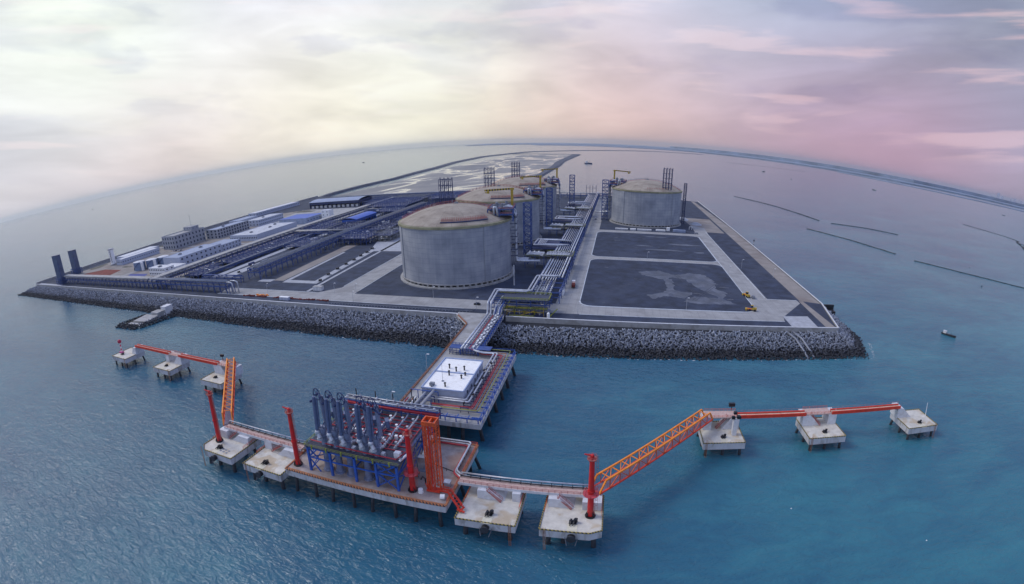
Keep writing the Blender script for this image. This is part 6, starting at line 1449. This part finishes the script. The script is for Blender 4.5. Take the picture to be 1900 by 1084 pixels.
truck('yellow wheel loader on the left edge of the right-hand road, farther from the shore', 102.2, 356.5, R(15), 'loader')
truck('grey van on the right-hand road beside the farther wheel loader', 106.6, 353.6, R(-5), 'van')
truck('dark small truck beyond the rack on the road left of the lone tank', -30.5, 700, 0.0, 'van')
truck('blue-grey truck parked right of the lone tank by the bend of the road', 101, 621, R(80), 'van')
def crate(name, lab, cat, x0, y0, x1, y1, h, m, m2=None, z=G, group=None):
    t = thing(name, lab, cat, ((x0+x1)/2,(y0+y1)/2,z), group)
    b = MB(); b.box(x0,y0,z,x1,y1,z+h); b.build('body', sc(m), t)
    b = MB(); b.box(x0-0.1,y0-0.1,z+h+0.003,x1+0.1,y1+0.1,z+h+0.2)
    for k in range(3): x = x0+(x1-x0)*(k+0.5)/3; b.box(x-0.08,y0-0.05,z+0.2,x+0.08,y0-0.001,z+h-0.1)
    b.build('cover', sc(m2 or m), t); return t
crate('site_cabin','white twin cabin on the dark plot right of the corner rack','cabin',-39.9,341,-36.6,349,2.8,'white','roofw')
crate('site_cabin','small pale kiosk at the shore end of the white paving line','cabin',-237.5,324.5,-229,328.5,3.4,'conc_white','conc')
crate('site_cabin','small white container among the red stacks by the sea wall','cabin',-252,296.6,-243,299.4,2.4,'wall_b','white')
crate('timber_pad','brown earth-filled tray at the foot of the nearest tank','tray',-84,341,-73,346,0.8,'grass','sand')
# red pipe stacks along the front road
rr = random.Random(31)
for i, (x0, x1, m, lab) in enumerate([(-296,-283,'brick','red material stack nearest the shoreline rack'),(-281,-270,'brick','red material stack second from the shoreline rack'),(-284,-270,'orange_y','orange material strip behind the first two red stacks'),(-262,-248,'brick','red material stack in the middle of the front road row'),(-246,-232,'brick','thin red material stack right of the middle one'),(-231,-220,'brick','thin red material stack second from the right end'),(-219,-207,'brick','red material stack at the right end of the row')]):
    t = thing('material_stack', lab, 'stack', ((x0+x1)/2,303,G), 'red stacks by the front road'); y = 305.2 if i == 2 else 301.6-0.3*(i > 3)
    for k in range(7):
        b = MB(); b.obox(x0+(k+0.5)*(x1-x0)/7, y+rr.uniform(-0.7,0.7), G+0.02, (x1-x0)/7*rr.uniform(0.6,0.95), rr.uniform(0.9,2.1), G+rr.uniform(0.4,1.2), rr.uniform(-0.1,0.1)); b.build('bundle', sc(m), t)
# fence strip on the right part of the front road
t = thing('crash_barrier', 'low double barrier between the front road and the sea wall, right of the red stacks', 'barrier', (-150,300,G))
b = MB()
for y in (299.6,296.2): b.bar((-205,y,G+0.9),(-92,y,G+0.9),0.35,0.5)
b.build('rail', sc('pipe_d'), t)
b = MB()
for k in range(46): b.cut(); b.bar((-204+k*2.45,296.2,G),(-204+k*2.45,296.2,G+0.9),0.2)
b.build('post', sc('pipe'), t)
# things in front of the lone tank
for i, (x0, y, x1, h, m, lab) in enumerate([(-2,626,14,1.2,'conc_white','pale stack of panels in front of the lone tank, leftmost'),(17,624,24,1.8,'white','white bundle second from left in front of the lone tank'),(26,625,44,1.5,'conc_white','long pale bundle in the middle front of the lone tank'),(50,628,62,1.4,'white','white boxes in front of the lone tank, right of the middle'),(64,632,68,4,'white','small white cabin at the right front of the lone tank'),(72,627,88,2.8,'roof_b','blue covered store at the right front of the lone tank')]):
    crate('stored_bundle', lab, 'stored goods', x0, y, x1, y+4, h, m, group='goods stored in front of the lone tank')
for i, (x, y, lab) in enumerate([(96,652,'white frame gate right of the lone tank')]):
    b = MB(); b.bar((x,y,G),(x,y,G+4),0.5); b.bar((x+3.5,y,G),(x+3.5,y,G+4),0.5); b.bar((x,y,G+4),(x+3.5,y,G+4),0.5); tag(b.build('gate_frame', sc('white')), lab, 'gate')
for i, (x, y, rx, ry, lab) in enumerate([(98,742,9,12,'pale heap of sand behind the right side of the lone tank'),(112,700,7,10,'pale heap of sand beyond the bend of the right road')]):
    b = MB(); P = blob(x,y,rx,ry,20,0.3,i+40); Q = blob(x,y,rx*0.4,ry*0.4,20,0.3,i+50); n = 20
    b.add([(a,c,G) for a,c in P]+[(a,c,G+3.0) for a,c in Q], [(k,(k+1)%n,(k+1)%n+n,k+n) for k in range(n)]+[tuple(range(n,2*n))]); tag(b.build('sand_heap', sc('white_plot'), smooth=True), lab, 'heap')
# portal frames on the far horizon rack
for x, lab in ((-62,'left of two dark portal masts on the rack behind the far tanks'),(-50,'right of two dark portal masts on the rack behind the far tanks')):
    b = MB(); b.bar((x,968,G),(x,968,36),0.7); b.bar((x+7,968,G),(x+7,968,36),0.7); b.bar((x,968,30),(x+7,968,30),0.6); tag(b.build('portal_mast', sc('navy')), lab, 'mast')
# gate pillar and beacon on the right shore
t = thing('shore_beacon', 'thin black and white shore beacon on the right-hand edge of the island', 'beacon', (170,592,3))
b = MB(); b.cyl((170,592,2),(170,592,11.6),0.35,0.3,8); b.build('mast', stripes('black_white_bands',(0.02,0.02,0.03),(0.6,0.6,0.6),3.2,(0,0,1)), t)
b = MB(); b.sphere((170,592,12.2),1.0,8); b.build('top_mark', sc('black'), t)
# two discharge pipes down the armour on the right
for i in range(2):
    b = MB(); x = 119.5+i*4.4; b.tube([(x-7,289.5,8.2),(x-3,280,6.6),(x,268,1.6),(x+0.3,262,-0.6)],0.75,8)
    tag(b.build('outfall_pipe', sc('pipe_d'), smooth=True), ('left','right')[i]+' of the two grey outfall pipes running down the armour slope', 'pipe')
b = MB(); b.box(158,344.5,4,172,346.2,9.9); b.box(160,338,3,171,344,6.5); tag(b.build('drain_outlet', sc('black')), 'dark drain outlet block where the right-hand pavement ends', 'outlet')
# small landing stage on the left
t = thing('slipway', 'small rock-edged concrete slipway jutting into the sea on the left', 'slipway', (-368,243,2))
b = MB(); b.add([(-379,227,0.6),(-361,230,0.6),(-360,252,3.2),(-377,252,3.2),(-379,227,-2),(-361,230,-2),(-360,252,-2),(-377,252,-2)],[(0,1,2,3),(7,6,5,4),(0,4,5,1),(1,5,6,2),(2,6,7,3),(3,7,4,0)]); b.build('ramp', sc('conc'), t)
b = MB(); b.box(-370,252.2,-1,-360,261,5.6); b.build('quay_block', sc('conc'), t)
b = MB(); b.box(-366,261.2,0,-359,270,8.4); b.build('upper_step', sc('conc_white'), t)
b = MB()
for p, q in (((-379.4,226.6),(-361,229.4)),((-379.6,227),(-377.6,252)),((-378.6,234),(-361,237))): b.bar((*p,1.0),(*q,1.6),0.8,1.6)
b.build('edge_wall', sc('black'), t)
tag(dolos_field('slipway_rock', [((-384,226),(-379,256),(-388,222),(-386,256),2.2,-0.5,1.7,1.3),((-383,226.5),(-359,229),(-384,219),(-356,222),1.8,-0.6,1.7,1.4),((-358.5,229),(-354,262),(-354,226),(-346,262),2.6,-0.4,1.7,1.4)], ARM), 'dark rocks heaped around the small slipway', 'rocks', kind='stuff')

# ---------------------------------------------------------------- on the water
def raft(lab, pts, w=3.2, seed=0):
    rr = random.Random(seed); b = MB(); t = thing('raft_line', lab, 'floating line', (pts[0][0],pts[0][1],0), 'dark floating lines of shellfish rafts')
    b = MB(); b.tube([(x,y,0.25) for x,y in pts], 0.6, 5); b.build('main_line', sc('black'), t)
    b = MB()
    for p, q in zip(pts[:-1], pts[1:]):
        p, q = Vector(p), Vector(q); L = (q-p).length; n = max(2, int(L/4.2))
        for k in range(n):
            if rr.random() < 0.12: continue
            o = p+(q-p)*((k+rr.uniform(0.2,0.8))/n); b.obox(o.x+rr.uniform(-w,w)*0.35, o.y+rr.uniform(-w,w)*0.35, -0.3, rr.uniform(1.5,w), rr.uniform(1.5,w), rr.uniform(0.4,0.9), rr.uniform(0,3))
    f = b.build('floats', sc('black'), t); f['kind'] = 'stuff'
    return t
raft('thin curved floating line nearest the right shore of the island', [(304,1300),(345,1215),(372,1139),(392,1045),(406,954)], 5, 1)
raft('short floating line beyond the thick one, second from the island', [(425,929),(499,914),(530,892),(554,872)], 5, 2)
raft('thick straight black floating line in the middle of the right-hand sea', [(329,818),(376,742),(413,650)], 4.2, 3)
raft('long thick black floating line running out of the right edge', [(424,609),(474,554),(540,484),(620,400)], 3.8, 4)
raft('far curved floating line near the right edge, forking at its end', [(1126,1366),(1161,1190),(1150,1110),(1092,1053),(1040,980),(991,925)], 7, 5)
raft('short branch of the forked floating line at the right edge', [(1092,1053),(1090,1023),(1070,985)], 7, 6)
raft('faint straight floating line far off beyond the lone tank', [(1045,4991),(1500,5010),(1910,5037)], 26, 7)
def boat(lab, x, y, L, rot, h=1.0, hullm='navy', cat='boat', name='fishing_boat', house=0.28):
    t = thing(name, lab, cat, (x,y,0)); c, s = math.cos(rot), math.sin(rot); W = L*0.22
    def tr(u, v): return (x+c*u-s*v, y+s*u+c*v)
    prof = [(-0.5,0.8),(-0.42,0.95),(0.1,1.0),(0.35,0.75),(0.5,0.05)]
    up = [tr(a*L, w*W/2) for a, w in prof]+[tr(a*L,-w*W/2) for a, w in prof[::-1]]
    lo = [tr(a*L*0.94, w*W/2*0.7) for a, w in prof]+[tr(a*L*0.94,-w*W/2*0.7) for a, w in prof[::-1]]
    n = len(up); zz = [h*(1.0+0.5*max(0,a)*2) for a, _ in prof]; zz = zz+zz[::-1]
    b = MB(); b.add([(*p,z) for p, z in zip(up,zz)]+[(*p,-0.4) for p in lo], [tuple(range(n-1,-1,-1)), tuple(range(n,2*n))]+[(k,(k+1)%n,(k+1)%n+n,k+n) for k in range(n)]); b.build('hull', sc(hullm), t)
    b = MB(); hx = tr(-0.28*L,0); b.obox(*hx, h, L*house*0.7, W*0.6, h+L*0.14, rot); b.obox(*hx, h+L*0.14, L*house*0.8, W*0.7, h+L*0.16, rot); b.build('wheelhouse', sc('conc_white'), t)
    b = MB(); m = tr(0.15*L,0); b.cyl((*m,h),(*m,h+L*0.3),L*0.008,L*0.006,5); m2 = tr(-0.05*L,0); b.obox(*m2, h, L*0.2, W*0.5, h+L*0.05, rot); b.build('deck_gear', sc('pipe_d'), t)
    return t
boat('dark fishing boat alone on the sea right of the island corner', 259.6, 301.5, 13.5, R(-62), 1.2, 'pile')
boat('grey cargo ship at anchor beyond the far tanks', -166, 2720, 62, R(-48), 4.5, 'navy', 'ship', 'cargo_ship', 0.2)
for i, (x, y, L, lb) in enumerate([(-4639,2724,26,'tiny boat far out on the left-hand sea'),(989,3424,34,'tiny boat far off beyond the lone tank, left of a second one'),(955,2729,22,'tiny boat beyond the lone tank, right of a similar one'),(1590,2900,32,'tiny boat far off on the right-hand sea'),(2612,2731,28,'tiny boat near the right edge below the far coast'),(525,597,3.5,'speck of a dinghy beside the long black floating line'),(-2453,4500,30,'tiny boat on the sea above the left breakwater')]):
    boat(lb, x, y, L, R(40*i), L*0.09, 'pile')
t = thing('buoy', 'small dark buoy on the sea below the long floating line', 'buoy', (448.6,477.5,0))
b = MB(); b.cyl((448.6,477.5,-0.3),(448.6,477.5,0.7),1.1,0.9,10); b.build('float', sc('pile'), t)
b = MB(); b.cyl((448.6,477.5,0.7),(448.6,477.5,2.4),0.12,0.1,5); b.build('staff', sc('pile'), t)
for i, (x, y, lb) in enumerate([(62.5,129,'small white float on the sea below the inner right mooring dolphin'),(99.5,100.5,'small white float near the bottom right of the sea')]):
    b = MB(); b.sphere((x,y,0.08),0.24,8); tag(b.build('white_float', sc('white')), lb, 'float')
# city towers on the far right coast
for i, (az, d, h, w) in enumerate([(0,17500,430,90),(0.004,17600,330,110),(0.0,0,0,0)][:2]):
    pass
cm_ = M('hazed_tower', (0.35,0.38,0.5), 0.8)  # pale tone carries distance haze in the tower colour
dd = ray(1850, 372); base_az = math.atan2(dd.x, dd.y)
for i, (da, h, w) in enumerate([(0,330,150),(0.0085,250,120),(0.026,200,110),(0.034,260,120),(-0.012,150,160),(0.047,230,130),(0.055,170,150),(-0.16,120,200),(-0.172,140,120)]):
    a = base_az+da; D = 19500; h *= 0.9; w *= 0.7; x, y = D*math.sin(a), D*math.cos(a)
    t = thing('city_tower', 'far coast tower on the right: '+['tallest, left of a lower neighbour','right neighbour of the tallest','short one in the gap right of the tallest pair','high one midway to the right edge','low broad one left of the tallest','high one close to the right edge','broad low one at the right edge','broad one above the bend of the coast','slim one above the bend of the coast'][i], 'tower', (x,y,0))
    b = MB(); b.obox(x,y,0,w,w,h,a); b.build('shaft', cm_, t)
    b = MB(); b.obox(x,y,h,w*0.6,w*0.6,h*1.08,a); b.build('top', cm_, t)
# foam where the swell meets the armour
b = MB(); rr = random.Random(5)
def foam(x, y, r, n=9):
    P = [(x+r*rr.uniform(0.5,1.1)*1.8*math.cos(2*math.pi*k/n), y+r*rr.uniform(0.5,1.1)*0.6*math.sin(2*math.pi*k/n)) for k in range(n)]; b.sheet(P, 0.05+rr.uniform(0,0.04))
for k in range(330):
    x = rr.uniform(-700,170)
    if -104 < x < -66: continue
    u = (x+400)/300 if x < -101 else 0; y0 = 261.6 if x < -400 else (261.6-2.6*min(1,max(0,u)) if x < -101 else 258.5+3.4*(x+69)/220)
    foam(x, y0-rr.uniform(-0.6,1.6), rr.uniform(0.12,0.5))
for k in range(60): u = rr.random(); foam(168+u*10-rr.uniform(0,2), 262+u*26+rr.uniform(-1,1), rr.uniform(0.12,0.4))
tag(b.build('foam', M('foam_white',(0.55,0.58,0.62),0.8)), 'thin broken line of foam along the foot of the armour', 'foam', kind='stuff')
# parked cars between the buildings
rr = random.Random(9); n = 0
for (x, y, m) in [(-566,505,'white'),(-566,509,'pipe_d'),(-566,517,'white'),(-572,500,'black'),(-545,505,'white'),(-476,505,'navy'),(-473,540,'white'),(-473,546,'pipe_d'),(-556,560,'white'),(-556,569,'black'),(-612,486,'white'),(-606,486,'navy'),(-600,486,'white'),(-594,486,'pipe_d')]:
    t = thing('parked_car', 'small parked car between the white hall and the grey offices', 'car', (x,y,G+0.18), 'cars parked among the buildings')
    b = MB(); b.obox(x,y,G+0.5,1.9,4.6,G+1.2,0.05); b.build('body', sc(m), t); b = MB(); b.obox(x,y-0.2,G+1.2,1.6,2.5,G+1.75,0.05); b.build('cabin', sc('glass'), t)
    b = MB(); b.box(x-0.9,y-1.7,G+0.17,x+0.9,y-1.1,G+0.55); b.build('axle', sc('black'), t)
# clutter on the corner rack
t = thing('valve_skid', 'yellow-green valve skid standing under the corner rack', 'valve skid', (-56,301,G)); 
b = MB(); b.box(-68,293.5,G+0.1,-44,300.5,G+0.4); b.build('base', sc('navy'), t)
for k in range(7):
    b = MB(); x = -67+k*3.3; b.cyl((x,297,G+0.4),(x,297,G+2.4+(k%3)),0.5,0.5,8); b.bar((x-1.2,296.2,G+2.0+(k%2)),(x+1.6,296.2,G+2.0+(k%2)),0.35); b.build('valve', sc('yelgreen' if k%2 else 'pipe'), t)
b = MB(); b.bar((-68,294,G+3),(-44,294,G+3),0.3); b.bar((-68,294,G+6.5),(-44,299,G+3),0.3); b.bar((-60,294,G+0.4),(-50,294,G+4),0.35); b.bar((-68,294,G),(-68,294,G+6.5),0.3); b.bar((-44,294,G),(-44,294,G+6.5),0.3); b.build('guard_rail', sc('yellow'), t)
# weathered small things ashore: drains, tyre-worn tracks and weeds on the empty plots
b = MB(); rr = random.Random(21)
for k in range(26):
    x, y = rr.uniform(-18,96), rr.choice([rr.uniform(326,452),rr.uniform(474,598)]); b.sheet(rough(blob(x,y,rr.uniform(0.8,3.5),rr.uniform(0.5,1.6),seed=k+90),0.3,2,k), G+0.226+0.0006*k)
struct(b.build('gravel_patch', M('dusty_gravel',(0.085,0.095,0.125),0.9,var=0.3,scale=0.4)))
b = MB()
for k in range(5):
    pts = [(rr.uniform(-15,20),rr.uniform(330,440)),(rr.uniform(20,60),rr.uniform(330,440)),(rr.uniform(60,98),rr.uniform(330,440))]
    for p, q in zip(pts[:-1], pts[1:]):
        d = Vector((q[0]-p[0], q[1]-p[1])).normalized(); n = Vector((-d.y,d.x))*0.25
        for off in (-1.1, 1.1):
            o = Vector((-d.y,d.x))*off; P = [(p[0]+o.x-n.x,p[1]+o.y-n.y),(q[0]+o.x-n.x,q[1]+o.y-n.y),(q[0]+o.x+n.x,q[1]+o.y+n.y),(p[0]+o.x+n.x,p[1]+o.y+n.y)]; b.sheet(P, G+0.245+0.0007*k+0.0002*(off>0))
struct(b.build('tyre_track', M('worn_track',(0.05,0.06,0.09),0.9,var=0.2,scale=0.3)))
# ---------------------------------------------------------------- haze
hz = bpy.data.materials.new('haze_air'); hz.use_nodes = True; t = hz.node_tree; t.nodes.clear()
o_ = t.nodes.new('ShaderNodeOutputMaterial'); v_ = t.nodes.new('ShaderNodeVolumePrincipled'); t.links.new(v_.outputs[0], o_.inputs['Volume'])
v_.inputs['Color'].default_value = (0.78,0.90,1.0,1); v_.inputs['Density'].default_value = 2.4e-5; v_.inputs['Anisotropy'].default_value = 0.55
b = MB(); b.box(-60000,-60000,-3,60000,60000,420); h = b.build('haze', hz); h['kind'] = 'stuff'
